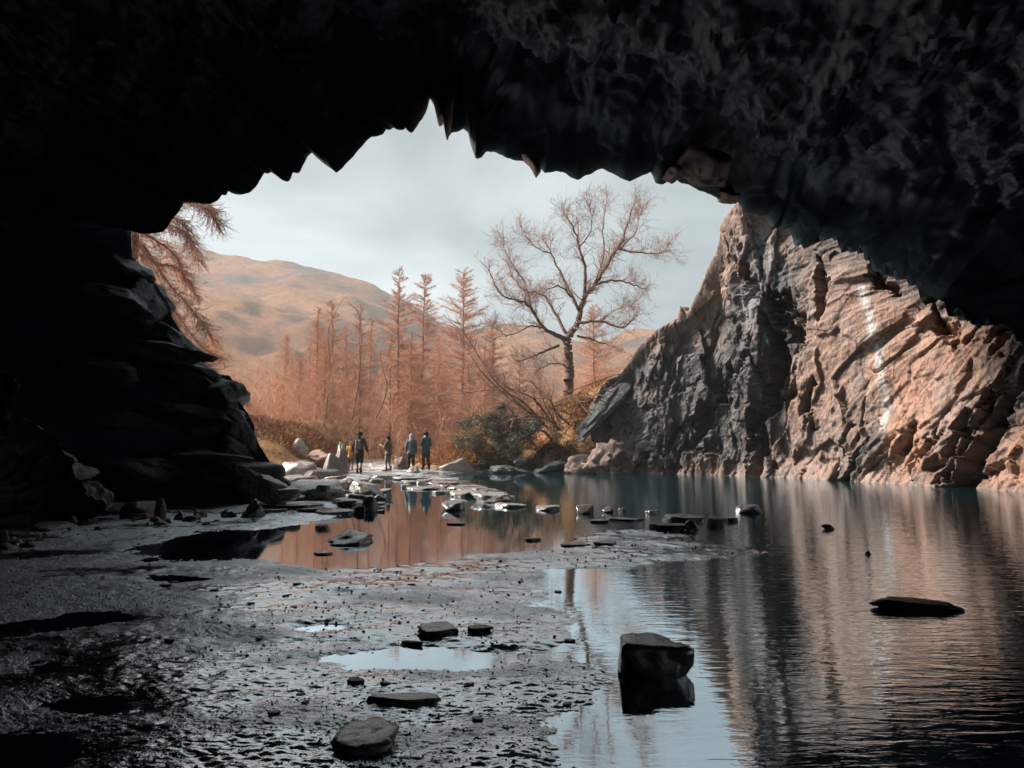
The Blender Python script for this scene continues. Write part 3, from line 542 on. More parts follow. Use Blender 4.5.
for a in [
    # px, py, w, h
    ('large black block of slate with a flat grey top standing in the rippled water', 650, 682, 78, 57, 'slate', dict(kind='block', deep=.62, rot=4, sink=.5, topw=.98, seed=5)),
    ('long low dark slab lying like a plank in the open water on the right', 917, 612, 92, 14, 'dslate', dict(kind='block', deep=.26, rot=-9, sink=.4, tilt=(-1.5, 0))),
    ('thin pale flagstone with black edge lying on mud above the big puddle', 437, 637, 46, 16, 'slate', dict(rot=14, tilt=(0, -3))),
    ('small black wedge of stone just right of the thin pale flagstone on mud', 480, 634, 28, 9, 'dslate', dict(kind='block', rot=-16)),
    ('long thin pale slab half buried in gravel below the big puddle', 404, 706, 78, 9, 'slate', dict(deep=.18)),
    ('rounded mottled stone lying in gravel at the bottom edge left of centre', 366, 758, 66, 40, 'slate', dict(kind='slab', deep=.4, sink=1.6)),
    ('tilted slate shard at the left end of the big puddle', 356, 684, 18, 7, 'dslate', dict()),
    ('thin black splinter of slate left of the pale flagstone', 412, 645, 24, 4, 'dslate', dict(deep=.04, rot=-20)),
    ('wedge shaped grey boulder alone in the middle of the orange still pool', 347, 548, 68, 13, 'slate', dict(kind='lump', deep=1.5, sink=.9, topw=.5, tilt=(6, 0))),
    ('small flat stone in front of the wedge boulder in the orange pool', 323, 555, 18, 4, 'slate', dict()),
    ('dark low plank of slate at the near edge of the spit tip', 669, 531, 40, 8, 'dslate', dict(kind='block', deep=.35, rot=-4)),
    ('broad dark topped slab at the back of the spit tip', 682, 523, 44, 10, 'slate', dict(deep=.9)),
    ('upright pale stone behind the dark plank on the spit tip', 692, 531, 15, 11, 'slate', dict(kind='lump')),
    ('pale wedge stone right of the spit tip slabs', 716, 526, 20, 10, 'tan', dict(kind='block')),
    ('low dark shard trailing into water right of the spit tip', 731, 522, 16, 5, 'dslate', dict()),
    ('pale flat stone standing alone in water farthest right of the spit', 748, 514, 28, 10, 'slate', dict(kind='block', deep=.5)),
    ('thick dark sided slab in the pool left of the large white slab', 453, 511, 25, 11, 'slate', dict(kind='block', deep=.7)),
    ('large white topped slab in the water below the path stones', 492, 503, 44, 12, 'slate', dict(deep=1.5, kind='block')),
    ('low grey slab touching the front of the large white topped slab', 511, 508, 34, 6, 'slate', dict()),
    ('thin dark edged slab alone in water right of the white slab', 548, 511, 26, 6, 'slate', dict(kind='block', deep=.5)),
    ('white stone in open water, widest of the row beyond the spit', 585, 514, 18, 9, 'slate', dict(kind='lump')),
    ('small round white stone second in the row beyond the spit', 608, 513, 12, 6, 'slate', dict(kind='lump')),
    ('tiny white stone third in the row beyond the spit', 622, 512, 8, 4, 'slate', dict(kind='lump')),
    ('small pale stone last in the row, just behind the spit slabs', 652, 514, 14, 4, 'slate', dict()),
    ('pale low stone at the water edge behind the spit', 600, 523, 20, 4, 'slate', dict()),
    ('long sliver of pale stone lying behind the gravel spit', 625, 521, 44, 4, 'slate', dict(deep=.4)),
    ('pale slab joining the path to the large white slab', 466, 497, 36, 8, 'slate', dict(deep=1.3)),
    ('dark speckled stone in shallow water left of the gravel spit', 533, 541, 17, 4, 'slate', dict(kind='slab')),
    ('thin stone barely breaking the orange pool in front of the dark sided slab', 456, 525, 20, 3, 'slate', dict()),
    ('flat pale stone on the near rim of the spit', 605, 545, 26, 4, 'slate', dict(deep=.35)),
    ('flat dark edged stone on the left part of the spit', 575, 547, 30, 4, 'slate', dict(deep=.35)),
    ('tiny pale pebble like stone alone in open water below the cliff notch', 828, 530, 13, 5, 'tan', dict(kind='lump')),
    ('tiny speck of stone in the water at far right', 868, 555, 6, 4, 'slate', dict(kind='lump')),
    # heap on the left bank
    ('long flat slab topmost at the left of the rock heap', 290, 482, 58, 9, 'slate', dict(z=.4, deep=1.8)),
    ('broad pale slab in the middle of the rock heap with smooth flat face', 316, 499, 60, 19, 'slate', dict(kind='block', deep=1.1, z=.12, tilt=(0, 12))),
    ('boulder with brown front at the back of the heap under the bank', 300, 476, 40, 15, 'tan', dict(kind='block', D=29)),
    ('dark sided flat topped slab at the back of the heap near the pointed rocks', 320, 479, 40, 10, 'brown', dict(kind='block', deep=1.3, z=.2)),
    ('tall pointed brown rock standing behind the heap', 341, 474, 24, 33, 'brown', dict(kind='block', topw=.3, deep=1.2, z=.1)),
    ('leaning triangular brown rock in front of the tall pointed rock', 333, 475, 30, 22, 'brown', dict(kind='block', topw=.35, tilt=(-14, 0), z=.15)),
    ('white flat slab on the bank behind the heap', 298, 466, 36, 8, 'slate', dict(kind='block', deep=2., D=34)),
    ('smooth pale boulder higher on the bank near the orange bracken', 296, 460, 32, 22, 'tan', dict(kind='lump', D=35)),
    ('large reddish boulder on the bank left of the pointed rocks', 318, 462, 32, 12, 'pink', dict(kind='lump', D=35)),
    ('dark boulder at the back right of the heap', 356, 498, 22, 10, 'dslate', dict(kind='lump', z=.05)),
    ('pale slanting slab at the right end of the heap above the water', 366, 492, 36, 10, 'slate', dict(kind='block', tilt=(-14, 0), z=.2, deep=.8)),
    ('dark low boulder at the rightmost tip of the heap', 379, 500, 16, 6, 'dslate', dict(kind='lump', z=0.)),
    ('pale wedge at the water edge right of the heap', 369, 510, 26, 16, 'slate', dict(kind='block', topw=.5, z=0.)),
    ('black wedge stone between the pale slabs at the water edge', 358, 513, 16, 7, 'dslate', dict(kind='lump', z=0.)),
    ('flat pale slab lying low along the front of the heap', 295, 508, 62, 7, 'slate', dict(deep=1.2, z=.1)),
    ('small flat slab at the front right of the heap', 345, 505, 30, 8, 'slate', dict(kind='block', z=.05, deep=.6)),
    ('wet slab half in the pool at the front foot of the heap', 335, 515, 40, 7, 'slate', dict(deep=.8, z=.02)),
    ('narrow slab at the front left of the heap beside the gravel', 272, 513, 36, 6, 'slate', dict(deep=.7)),
    ('grey boulder at the foot of the dark left wall', 252, 518, 26, 18, 'slate', dict(kind='lump')),
    ('long leaning slab against the dark left wall above the heap', 272, 497, 30, 20, 'tan', dict(kind='block', tilt=(-28, 0), z=.3, deep=.6)),
    ('grey slab between the leaning slab and the broad pale slab', 286, 497, 30, 10, 'slate', dict(kind='block', z=.3)),
    ('rounded brown stone behind the pale slab in the heap', 345, 488, 26, 10, 'tan', dict(kind='lump', z=.2)),
    ('small white chip on top of the heap', 323, 489, 14, 5, 'slate', dict(z=.45)),
    ('low brown slab lying at the water edge in front of the heap', 312, 512, 44, 6, 'brown', dict(deep=.8, z=.04)),
    ('small stone just left of the grey boulder at the wall foot', 229, 518, 17, 7, 'slate', dict(kind='lump')),
    # left shore
    ('large boulder with a pale sloping top against the left wall', 142, 521, 60, 24, 'tan', dict(kind='block', topw=.55, deep=1.6)),
    ('low dark slab behind the large left boulder', 108, 511, 36, 10, 'dslate', dict(kind='block', deep=1., z=.1)),
    ('pointed stone leaning on the right end of the large left boulder', 160, 512, 18, 15, 'tan', dict(kind='block', topw=.3, z=.2)),
    ('small dark round stone right of the large left boulder', 180, 520, 13, 9, 'slate', dict(kind='lump')),
    ('pale low pyramid stone by the left wall foot', 200, 518, 22, 8, 'tan', dict(kind='block', topw=.4)),
    ('dark boulder with brown flat top at the left edge of the photo', 15, 530, 40, 19, 'brown', dict(kind='block', deep=.9)),
    ('flat tan slab lying on the shore, second stone from the left edge', 55, 532, 42, 11, 'tan', dict(deep=1., tilt=(-4, 0), kind='block')),
    ('narrow tan slab in front of the dark brown topped boulder', 24, 538, 36, 7, 'tan', dict()),
    ('small dark wedge right of the flat tan slab', 72, 526, 18, 11, 'brown', dict(kind='block', topw=.4)),
    ('low flat stone right of the small dark wedge on the shore', 86, 525, 22, 7, 'brown', dict()),
    ('rounded tan stone cut by the left edge of the photo', 0, 546, 18, 16, 'tan', dict(kind='lump')),
    ('small grey stone among pebbles nearest the left edge', 28, 548, 16, 6, 'slate', dict(kind='lump')),
    ('small pale chip at bottom of the left shore stones', 2, 556, 12, 5, 'tan', dict(kind='lump')),
    ('tiny stone on gravel before the left boulders', 98, 531, 9, 4, 'brown', dict(kind='lump')),
    ('tiny pale stone on gravel above the black puddle', 206, 525, 9, 3, 'slate', dict(kind='lump')),
    # path stones
    ('broad thin flagstone on the path below the two standing walkers', 425, 489, 40, 3, 'slate', dict(z=.03, deep=1.2)),
    ('pale flagstone in the shallows at the path bend', 442, 484, 34, 3, 'slate', dict(z=.03, deep=1.2)),
    ('long flagstone leading to the walkers', 412, 479, 40, 3, 'slate', dict(z=.05, deep=1.6)),
    ('flagstone at the water edge under the walker in the patterned coat', 386, 477, 30, 3, 'slate', dict(z=.05, deep=1.2)),
    ('small white stone on the path edge in the orange reflection', 407, 487, 12, 3, 'slate', dict(z=.03)),
    ('small pale stone near the path flagstones', 443, 493, 22, 3, 'slate', dict(z=.02)),
    ('pale round boulder in front of the walker in the grey jacket', 413, 474, 14, 8, 'tan', dict(kind='lump')),
    ('slanting pale slab at the foot of the grassy mound', 456, 473, 38, 14, 'tan', dict(kind='block', tilt=(16, 0), deep=.8)),
    ('lichened lump of rock at the foot of the grassy mound', 438, 468, 22, 7, 'tan', dict(kind='lump', D=38)),
    ('dark slanting boulder at the left foot of the mound behind the walkers', 402, 468, 22, 12, 'rustrock', dict(kind='block', topw=.6, deep=1.2, tilt=(8, 0), D=37)),
    # right bank
    ('brown lump of rock on the bank between the bush and the pinkish lump', 568, 468, 26, 16, 'brown', dict(kind='lump', deep=1.2, D=35.5)),
    ('big pinkish lump of rock at the cliff foot by the bush', 608, 475, 56, 36, 'bankrock', dict(kind='lump', deep=1.3, D=33.3, sub=5, rug=2.6)),
    ('broken pinkish rock stepping down to the water left of the big lump', 580, 474.5, 34, 20, 'bankrock', dict(kind='lump', deep=1., D=33.8, rug=2.4)),
    ('dark mossy boulder at the water edge under the bush', 552, 473.5, 42, 13, 'jamb', dict(kind='lump', deep=1.4, D=34.3, rug=2.4)),
    ('low dark rock at the water edge left of the mossy boulder', 510, 473.5, 46, 8, 'jamb', dict(kind='lump', deep=1.2, D=34.3, rug=2.4)),
    ('small grey stone on the bank beneath the bush', 520, 462, 14, 7, 'slate', dict(kind='lump', D=36)),
]:
    lab, px, py, w_, h_, mat_, kw = a
    rock(lab, px, py, w_, h_, mat_, **kw)
# dark leaning flake beside the tree roots
# near outcrop at the left edge
oc = []
px_top = [(-160, 340), (-60, 352), (0, 362), (18, 378), (28, 385), (30, 420), (45, 432), (58, 442), (62, 460), (68, 485), (88, 503), (98, 516)]
tops = resample([W(a, b, 12.8+i*.14) for i, (a, b) in enumerate(px_top)], 260)
bots = resample([G(a, b) for a, b in [(-260, 548), (-120, 540), (0, 532), (40, 525), (80, 519), (98, 517)]], 260); bots[:, 2] = -.2
vv = np.linspace(0, 1, 140)[None, :, None]
ocv = bots[:, None]*(1-vv)+tops[:, None]*vv
ocn = gridnormals(ocv); ocn *= np.sign(((np.array([0, 0, 3.])-ocv)*ocn).sum(-1))[..., None]
dd_ = terrace(crease(ocv*np.array([.8, .8, 2.]), 401, .9, 1.)*.5+crease(ocv*np.array([2., 2., 5]), 411, .9, 1.)*.35, .16)+facet(ocv*6, 421)[0]*.06
ocv = ocv+ocn*(dd_*(1-.5*sst(.9, 1., vv[..., 0])))[..., None]
l_ = ocv[:, -1]; ocb = [l_+np.array([-1.*k, .7*k, -.4*k])+facet(l_*1.5+k, 431, 1.5)[0][:, None]*np.array([.1, .1, .35])*min(k, 1) for k in (.3, 1.5, 4)]
ocv = np.concatenate([ocv, np.stack(ocb, 1)], 1)
M['outcrop'] = rock_mat('outcrop_slate', (.03, .03, .032), (.09, .08, .075), (.22, .19, .17), 1.4, .4, bump=.8, spec=.6)
oo = mesh_obj('rock_outcrop', ocv, grid_faces(260, 143), M['outcrop'])
tag(oo, 'dark jagged outcrop of layered slate rising at the left edge of the photo', 'outcrop')
# ledge rocks jutting from the foot of the left wall
def ledge(px, py, D, wd, ht, dp, mat, lab, rot=0, tilt=0):
    x, y, z = W(px, py, D); S_, F_ = unit_sphere(4)
    rg = np.random.default_rng(int(px+py)); nr = rg.normal(size=(12, 3)); nr /= np.linalg.norm(nr, axis=1)[:, None]; nr = np.vstack([nr, [(0, 0, 1)]])
    dt = S_@nr.T; r_ = np.minimum(np.min(np.where(dt > .02, (.65+.3*rg.random(13))[None]/np.maximum(dt, .02), 9), 1), 1.5)
    V = S_*r_[:, None]; V += S_*(facet(V*2.5+px % 31, 7, 1.2)[0]*.14)[:, None]
    V = V*np.array([wd, dp, ht])*.6; V[:, 2] += V[:, 0]*math.tan(R(tilt))
    o = mesh_obj('rock', V, F_, M[mat]); o.location = (x, y, z); o.rotation_euler = (0, 0, R(rot)); tag(o, lab, 'rock'); return o
ledge(214, 456, 18.6, 1.6, .22, 1.6, 'outcrop', 'pale edged ledge of slate jutting from the dark left wall', 5, -6)
ledge(236, 467, 18.5, 1.6, .5, 1.5, 'outcrop', 'block of slate at the foot of the dark left wall above the leaning slab', 12, -20)
ledge(205, 430, 18.9, 1.2, .5, 1.2, 'outcrop', 'brown tinged jutting rock midway up the dark left wall', 5, -10)
ledge(222, 400, 19.2, 1., .7, 1.2, 'jamb', 'dark shoulder of rock high on the left wall edge', 5, -30)
ledge(190, 372, 19.3, 1.2, .6, 1.2, 'jamb', 'dark rock knob below the tree on the left wall edge', 5, -20)
ledge(603, 408, 35.4, 2.6, .7, 1.2, 'jamb', 'dark smooth flake of slate leaning below the tree roots', 25, 46)
for hx, hy, hD, a_, b_3, c_3, rt__, tl_ in ((140, 274, 19.4, 1., .7, 1., 20, -25), (163, 306, 19.4, .9, 1.1, 1., 5, -10), (178, 342, 19.4, 1.1, .8, 1., 30, -18), (205, 376, 19.2, 1.5, .6, 1.2, 8, -12), (232, 394, 19.1, .8, .7, 1., 40, -6), (246, 428, 19., .9, .9, 1., 15, -22), (258, 452, 18.9, .9, .7, 1.2, 5, -30), (262, 478, 18.5, 1.2, .8, 1.2, -12, -10),
                                    (150, 350, 18.7, 2.2, .5, .8, 4, -5), (110, 300, 18.3, 1.8, .8, .8, -8, -14), (180, 410, 18.6, 2., .45, 1., 6, -9), (120, 420, 18.2, 1.8, .5, .9, -4, -4), (215, 480, 18.3, 1.8, .7, 1.2, 10, -6), (150, 470, 17.9, 1.7, .6, 1., -6, -3), (90, 370, 18., 1.4, .7, .8, 6, -10)):
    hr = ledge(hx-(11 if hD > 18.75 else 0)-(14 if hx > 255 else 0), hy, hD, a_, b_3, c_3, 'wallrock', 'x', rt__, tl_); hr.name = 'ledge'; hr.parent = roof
    for k_ in ('label', 'category'): del hr[k_]
for hx, hy, hD, a_, b_3, c_3, tl_ in ((702, 172, 23.4, 1.5, .9, 1., -12), (672, 176, 23.2, .5, .4, .6, 10), (727, 198, 25.2, .7, .3, .8, -8)):
    hr = ledge(hx, hy, hD, a_, b_3, c_3, 'rustrock', 'x', 5, tl_); hr.name = 'hanging_rock'; hr.parent = roof
    for k_ in ('label', 'category'): del hr[k_]
rgx = np.random.default_rng(91)
for i in range(34):
    a_, b_3 = rgx.uniform(256, 384), rgx.uniform(479, 514); wq_ = rgx.uniform(9, 30)
    rock('thin grey slate slab lying loose among the bigger stones of the left bank heap', a_, b_3, wq_, wq_*rgx.uniform(.14, .30), ['slate', 'slate', 'tan', 'slate'][i % 4], kind='block', seed=900+i, group='loose slabs in the rock heap', sub=3, tilt=(rgx.uniform(-9, 9), rgx.uniform(-6, 10)), z=max(0, (514-b_3)/34*.35*(1 if a_ < 360 else .5)), rot=rgx.uniform(-30, 30))
for i in range(40):
    a_ = rgx.uniform(-5, 262); b_3 = np.interp(a_, [0, 60, 130, 260], [545, 528, 522, 519])+rgx.normal(0, 3.5); wq_ = 5+12*rgx.random()**2
    rock('small broken stone lying at the foot of the dark left wall', a_, b_3, wq_, wq_*rgx.uniform(.3, .6), ['tan', 'slate', 'brown'][i % 3], kind='lump' if i % 2 else 'block', seed=700+i, group='small stones along the left wall', sub=3, rot=rgx.uniform(-40, 40))
for i in range(36):
    b_3 = 575+185*rgx.random(); a_ = rgx.uniform(130, 575); wq_ = rgx.uniform(5, 16)
    if abs(b_3-660) < 17 and a_ > 300: continue
    rock('small dark chip of slate lying flat on the wet gravel', a_, b_3, wq_, wq_*.25, 'dslate', kind='slab', seed=500+i, group='slate chips on the gravel', sub=3, rot=rgx.uniform(-60, 60), sink=.9)
for i in range(16):
    a_ = rgx.uniform(395, 500); b_3 = np.interp(a_, [395, 500], [478, 497])+rgx.normal(0, 2.); wq_ = rgx.uniform(10, 24)
    rock('thin pale slate flag lying on the causeway to the walkers', a_, b_3, wq_, 3, 'slate', kind='slab', seed=300+i, group='flags on the causeway', sub=3, z=.035, deep=rgx.uniform(.5, 1.1), rot=rgx.uniform(-30, 30), sink=.9)
# gravel stones
def pebbles(n, seed, name, label, region, smin, smax, mat):
    rg = np.random.default_rng(seed); S_, F_ = unit_sphere(1); k = len(S_)
    pp = rg.random((n*4, 2)); X_ = region[0]+pp[:, 0]*(region[1]-region[0]); Yp = region[2]+pp[:, 1]*(region[3]-region[2])
    pts = np.array([G(a, b) for a, b in zip(X_, Yp)]); zt = terrain(pts[:, 0], pts[:, 1]); ok = (zt > -.006) & (zt < .35); pts = pts[ok][:n]; zt = zt[ok][:n]; n = len(pts)
    sz = smin+(smax-smin)*rg.random(n)**4; sz *= np.clip(pts[:, 1]/8, .6, 1.8)
    sc3 = np.stack([sz*(.7+.8*rg.random(n)), sz*(.7+.6*rg.random(n)), sz*(.25+.45*rg.random(n))], -1)
    jit = 1+.25*(rg.random((n, k, 1))-.5)
    V = S_[None]*jit*sc3[:, None]; a = rg.random(n)*6.28; c_, s_ = np.cos(a)[:, None], np.sin(a)[:, None]
    V = np.stack([V[..., 0]*c_-V[..., 1]*s_, V[..., 0]*s_+V[..., 1]*c_, V[..., 2]], -1)
    V += np.stack([pts[:, 0], pts[:, 1], zt+sc3[:, 2]*.3], -1)[:, None]
    F2 = (F_[None]+np.arange(n)[:, None, None]*k).reshape(-1, 3)
    o = mesh_obj(name, V, F2, mat); o['kind'] = 'stuff'; tag(o, label, 'gravel', kind='stuff'); return o
M['peb'] = rock_mat('pebble_slate', (.07, .075, .08), (.2, .2, .2), (.45, .44, .43), 8, .3, ior=2.8, bump=.3)
pebbles(10000, 5, 'gravel', 'wet dark slate gravel strewn over the cave floor', (-60, 760, 505, 790), .003, .017, M['peb'])
# ------------------------------------------------------------ trees
def tubes(segs, sides=4):
    sg = np.array(segs, float).reshape(-1, 8); p0, p1, r0, r1 = sg[:, 0:3], sg[:, 3:6], sg[:, 6], sg[:, 7]
    d = p1-p0; d /= np.linalg.norm(d, axis=1, keepdims=True)+1e-9
    ref = np.where(np.abs(d[:, 2:3]) > .9, np.array([[1., 0, 0]]), np.array([[0, 0, 1.]]))
    u = np.cross(d, ref); u /= np.linalg.norm(u, axis=1, keepdims=True); v2 = np.cross(d, u)
    a = np.arange(sides)*2*math.pi/sides; ring = u[:, None]*np.cos(a)[None, :, None]+v2[:, None]*np.sin(a)[None, :, None]
    V = np.concatenate([p0[:, None]+ring*r0[:, None, None], p1[:, None]+ring*r1[:, None, None]], 1)
    i = np.arange(sides); F = np.stack([i, (i+1) % sides, (i+1) % sides+sides, i+sides], -1)
    F = (F[None]+np.arange(len(sg))[:, None, None]*2*sides).reshape(-1, 4)
    return V.reshape(-1, 3), F
def vadd(a, b, k=1.): return (a[0]+b[0]*k, a[1]+b[1]*k, a[2]+b[2]*k)
def rdir(d, spread, rg, up=0.):
    v = Vector(d)+Vector((rg.gauss(0, spread), rg.gauss(0, spread), rg.gauss(0, spread)+up)); return tuple(v.normalized())
def grow(segs, p, d, ln, r, lev, rg, up=.05, spread=.28, kids=3):
    nseg = 4 if lev > 1 else 3
    for k in range(nseg):
        d = rdir(d, spread*.5, rg, up); q = vadd(p, d, ln/nseg); r2 = r*(.84 if lev > 0 else .6)
        segs.append((*p, *q, r, r2)); p, r = q, r2
        if lev > 0:
            for _ in range(kids if k else 1):
                if rg.random() < .72: grow(segs, p, rdir(d, spread*2.4, rg, up), ln*rg.uniform(.45, .7), r*.6, lev-1, rg, up, spread, kids)
M['oakbark'] = flat_mat('brown_bark', (.26, .16, .125), .85, .55, 6)
M['twig'] = flat_mat('tan_twigs', (.42, .26, .20), .85, .4, 5)
M['larchtwig'] = flat_mat('russet_larch_twigs', (.66, .35, .22), .85, .3, 3)
M['larchtrunk'] = flat_mat('larch_bark', (.30, .15, .10), .85, .35, 6)
def smoothline(pts, n):
    p = np.array(pts, float); m_ = len(p); out = []
    for i in range(m_-1):
        a, b, c, d = p[max(i-1, 0)], p[i], p[i+1], p[min(i+2, m_-1)]
        for k in range(n):
            t_ = k/n; out.append(.5*((2*b)+(-a+c)*t_+(2*a-5*b+4*c-d)*t_*t_+(-a+3*b-3*c+d)*t_**3))
    out.append(p[-1]); return np.array(out)
rg = random.Random(12)
CR = lambda a, b: (440+a/3.413, 160+b/3.413)
oakD = 38.
obase = W(568, 396, oakD)
oak = thing('oak_tree', 'tall bare spreading tree standing on the mound beside the cliff', 'tree', obase)
trs, crs = [], []
limbs = [([(438, 800), (440, 740), (437, 690), (437, 645), (430, 612)], .27, .21, [0, 0, 0, 0, 0], 'T'),
         ([(430, 612), (455, 580), (470, 550), (490, 480), (530, 420), (580, 340), (610, 300), (640, 220), (662, 150)], .20, .02, [0, 0, .3, .5, .6, .8, 1.2, 1.4, 1.6], 'L'),
         ([(490, 470), (497, 380), (475, 300), (460, 240), (420, 180)], .10, .02, [.5, .2, -.2, -.6, -1.], 'L'),
         ([(472, 510), (430, 420), (380, 320), (350, 270)], .09, .02, [.3, 1, 1.6, 2], 'L'),
         ([(425, 612), (385, 590), (350, 572), (310, 500), (270, 480), (210, 460), (160, 370)], .13, .02, [0, -.2, -.5, -.8, -1.1, -1.3, -1.6], 'L'),
         ([(430, 592), (380, 500), (350, 460), (280, 440), (240, 380)], .09, .02, [0, .6, 1.2, 1.6, 1.8], 'L'),
         ([(470, 555), (550, 550), (620, 570), (672, 530)], .09, .02, [.2, -.5, -1, -1.4], 'L'),
         ([(405, 632), (340, 660), (300, 676), (255, 692)], .08, .02, [0, -.6, -.9, -1.3], 'L'),
         ([(432, 705), (380, 695), (330, 720)], .05, .015, [0, -.6, -1.], 'L'),
         ([(530, 425), (600, 410), (660, 425), (700, 442)], .07, .02, [.6, 1.2, 1.6, 2.], 'L'),
         ([(470, 600), (540, 620), (600, 640)], .06, .015, [.2, .9, 1.4], 'L'),
         ([(610, 305), (680, 315), (740, 318), (785, 308)], .06, .015, [1.2, .8, .5, .3], 'L'),
         ([(455, 470), (400, 430), (330, 470)], .06, .015, [.3, -1, -1.6], 'L'),
         ([(530, 415), (560, 330), (555, 230), (570, 130)], .07, .015, [.6, 2, 2.6, 3], 'L'),
         ([(600, 310), (660, 260), (680, 200), (690, 165)], .05, .012, [1.2, 2, 2.4, 2.6], 'L'),
         ([(475, 300), (520, 230), (510, 150)], .04, .012, [-.2, -1.2, -1.6], 'L'),
         ([(310, 500), (290, 420), (230, 330), (215, 270)], .06, .012, [-.8, 0, .5, .9], 'L'),
         ([(350, 572), (300, 570), (230, 600), (180, 560)], .05, .012, [-.5, -1.5, -2, -2.2], 'L'),
         ([(380, 320), (330, 300), (280, 240)], .04, .012, [1.6, 1, .8], 'L'),
         ([(550, 550), (600, 510), (650, 500)], .04, .012, [-.5, -.1, .3], 'L')]
def rel(p): return (p[0]-obase[0], p[1]-obase[1], p[2]-obase[2])
for pts, r0, r1, dy, kd in limbs:
    wp = [rel(W(*CR(a, b), oakD+d_)) for (a, b), d_ in zip(pts, dy)]
    sp = smoothline(wp, 5); n_ = len(sp)
    for i in range(1, n_-1): sp[i] += np.array([rg.gauss(0, .02)*1.3 for _ in range(3)])
    rads = [r0+(r1-r0)*(i/(n_-1))**.8 for i in range(n_)]
    for i in range(n_-1): (trs if kd == 'T' else crs).append((*sp[i], *sp[i+1], rads[i]*1.0, rads[i+1]))
    if kd == 'T': continue
    for i in range(2, n_):
        if i < n_*.25 and r0 > .1: continue
        d = sp[i]-sp[i-1]; d = tuple(d/np.linalg.norm(d))
        for _ in range(4 if i > n_*.5 else 2):
            grow(crs, tuple(sp[i]), rdir(d, .75, rg, .2), rg.uniform(.4, .95), max(.010, rads[i]*.3), 2 if rg.random() < .55 else 1, rg, .06, .36, 2)
arr = np.array(crs); arr[:, 6:8] = np.maximum(arr[:, 6:8], .0045)
big = arr[:, 6] > .03
V, F = tubes(np.concatenate([np.array(trs), arr[big]]), 8); mesh_obj('trunk', V, F, M['oakbark'], oak, smooth=True)
V, F = tubes(arr[~big], 3); mesh_obj('crown', V, F, M['twig'], oak)
print('oak segs', len(crs))
# exposed roots
rt = []
for pts in [[(568, 392), (590, 384), (612, 376), (630, 372)], [(575, 398), (588, 412), (600, 418), (606, 410)], [(570, 402), (574, 420), (566, 432), (572, 438)], [(580, 396), (594, 398), (606, 404), (600, 416)], [(562, 404), (550, 410), (546, 420), (552, 428)], [(590, 390), (604, 396), (614, 390)], [(566, 396), (585, 402), (600, 392), (618, 384)], [(564, 398), (560, 408), (572, 414), (582, 402), (592, 410), (598, 400)], [(560, 400), (556, 414), (562, 424), (570, 418), (580, 426)], [(600, 392), (610, 388), (622, 378)]]:
    sp = smoothline([rel(W(a, b, 35.2-(.0 if i else -2.))) for i, (a, b) in enumerate(pts)], 5)
    for i in range(len(sp)-1): rt.append((*sp[i], *sp[i+1], .038-.028*i/len(sp), .038-.028*(i+1)/len(sp)))
V, F = tubes(rt, 6); mesh_obj('roots', V, F, M['oakbark'], oak, smooth=True)
# larches
def larch_proto(seed, H, wide=1.):
    rg = random.Random(seed); tr, br = [], []
    n_ = 14; px_, py_ = 0, 0; pts = []
    for i in range(n_+1):
        pts.append((px_, py_, H*i/n_)); px_ += rg.gauss(0, .035); py_ += rg.gauss(0, .035)
    for i in range(n_):
        tr.append((*pts[i], *pts[i+1], .12*(1-i/n_)**.9*H/13+.012, .12*(1-(i+1)/n_)**.9*H/13+.012))
    z = H*.07
    while z < H*.985:
        f = z/H; a = rg.random()*6.28; i = min(int(f*n_), n_-1); c = pts[i]
        ln = (H*.23*(1-f)**.75+.3)*rg.uniform(.4, 1.25)*wide*(1 if f > .3 else .8); up = .0+.65*f
        d = Vector((math.cos(a), math.sin(a), up)).normalized(); p = Vector((c[0], c[1], z)); k = 6; r = .035*(1-f)+.010
        for q in range(k):
            d = (d+Vector((rg.gauss(0, .10), rg.gauss(0, .10), .035 if q > 2 else -.05))).normalized(); p2 = p+d*ln/k
            br.append((*p, *p2, r, r*.8)); r *= .8
            for _ in range(12):
                t_ = rg.random(); s0 = p.lerp(p2, t_); dd = (d*.55+Vector((rg.gauss(0, .55), rg.gauss(0, .55), rg.gauss(-.05, .4)))).normalized()
                l2 = ln*rg.uniform(.10, .34); m_ = s0+dd*l2*.5; e_ = m_+(dd+Vector((0, 0, -.25)))*l2*.5
                br.append((*s0, *m_, .009, .007)); br.append((*m_, *e_, .007, .004))
            p = p2
        z += H*rg.uniform(.003, .009)
    V, F = tubes(tr, 7); me_t = (V, F); V2, F2 = tubes(br, 3); return me_t, (V2, F2)
PH = [larch_proto(41+i, 13, w_) for i, w_ in enumerate((1., .85, 1.25, .7))]
protos = []
def copy_tree(o, loc, sc, rz, label, group):
    r = o.copy(); COL.objects.link(r); r.location = loc; r.scale = sc; r.rotation_euler = (0, 0, rz); r['label'] = label
    if group: r['group'] = group
    for ch in o.children:
        c = ch.copy(); COL.objects.link(c); c.parent = r
    return r
used = {}
def larch(px, top_y, D, k, label, group=None, lean=0, zb=None):
    x, y, zt = W(px, top_y, D); z0 = zb if zb is not None else max(hz(x, D) if D < 70 else 0, -.2); h = zt-z0
    sc = (h/13*1.0, h/13, h/13); rz = random.random()*6.28
    if k not in used:
        (V, F), (V2, F2) = PH[k]; o = thing('larch_tree', label, 'tree', (x, y, z0), group); o.scale = sc; o.rotation_euler = (0, 0, rz)
        mesh_obj('trunk', V, F, M['larchtrunk'], o, smooth=True); mesh_obj('crown', V2, F2, M['larchtwig'], o); used[k] = o; return o
    return copy_tree(used[k], (x, y, z0), sc, rz, label, group)
larch(399, 267, 58, 1, 'tallest slender larch, its tip against the sky left of the other two spires')
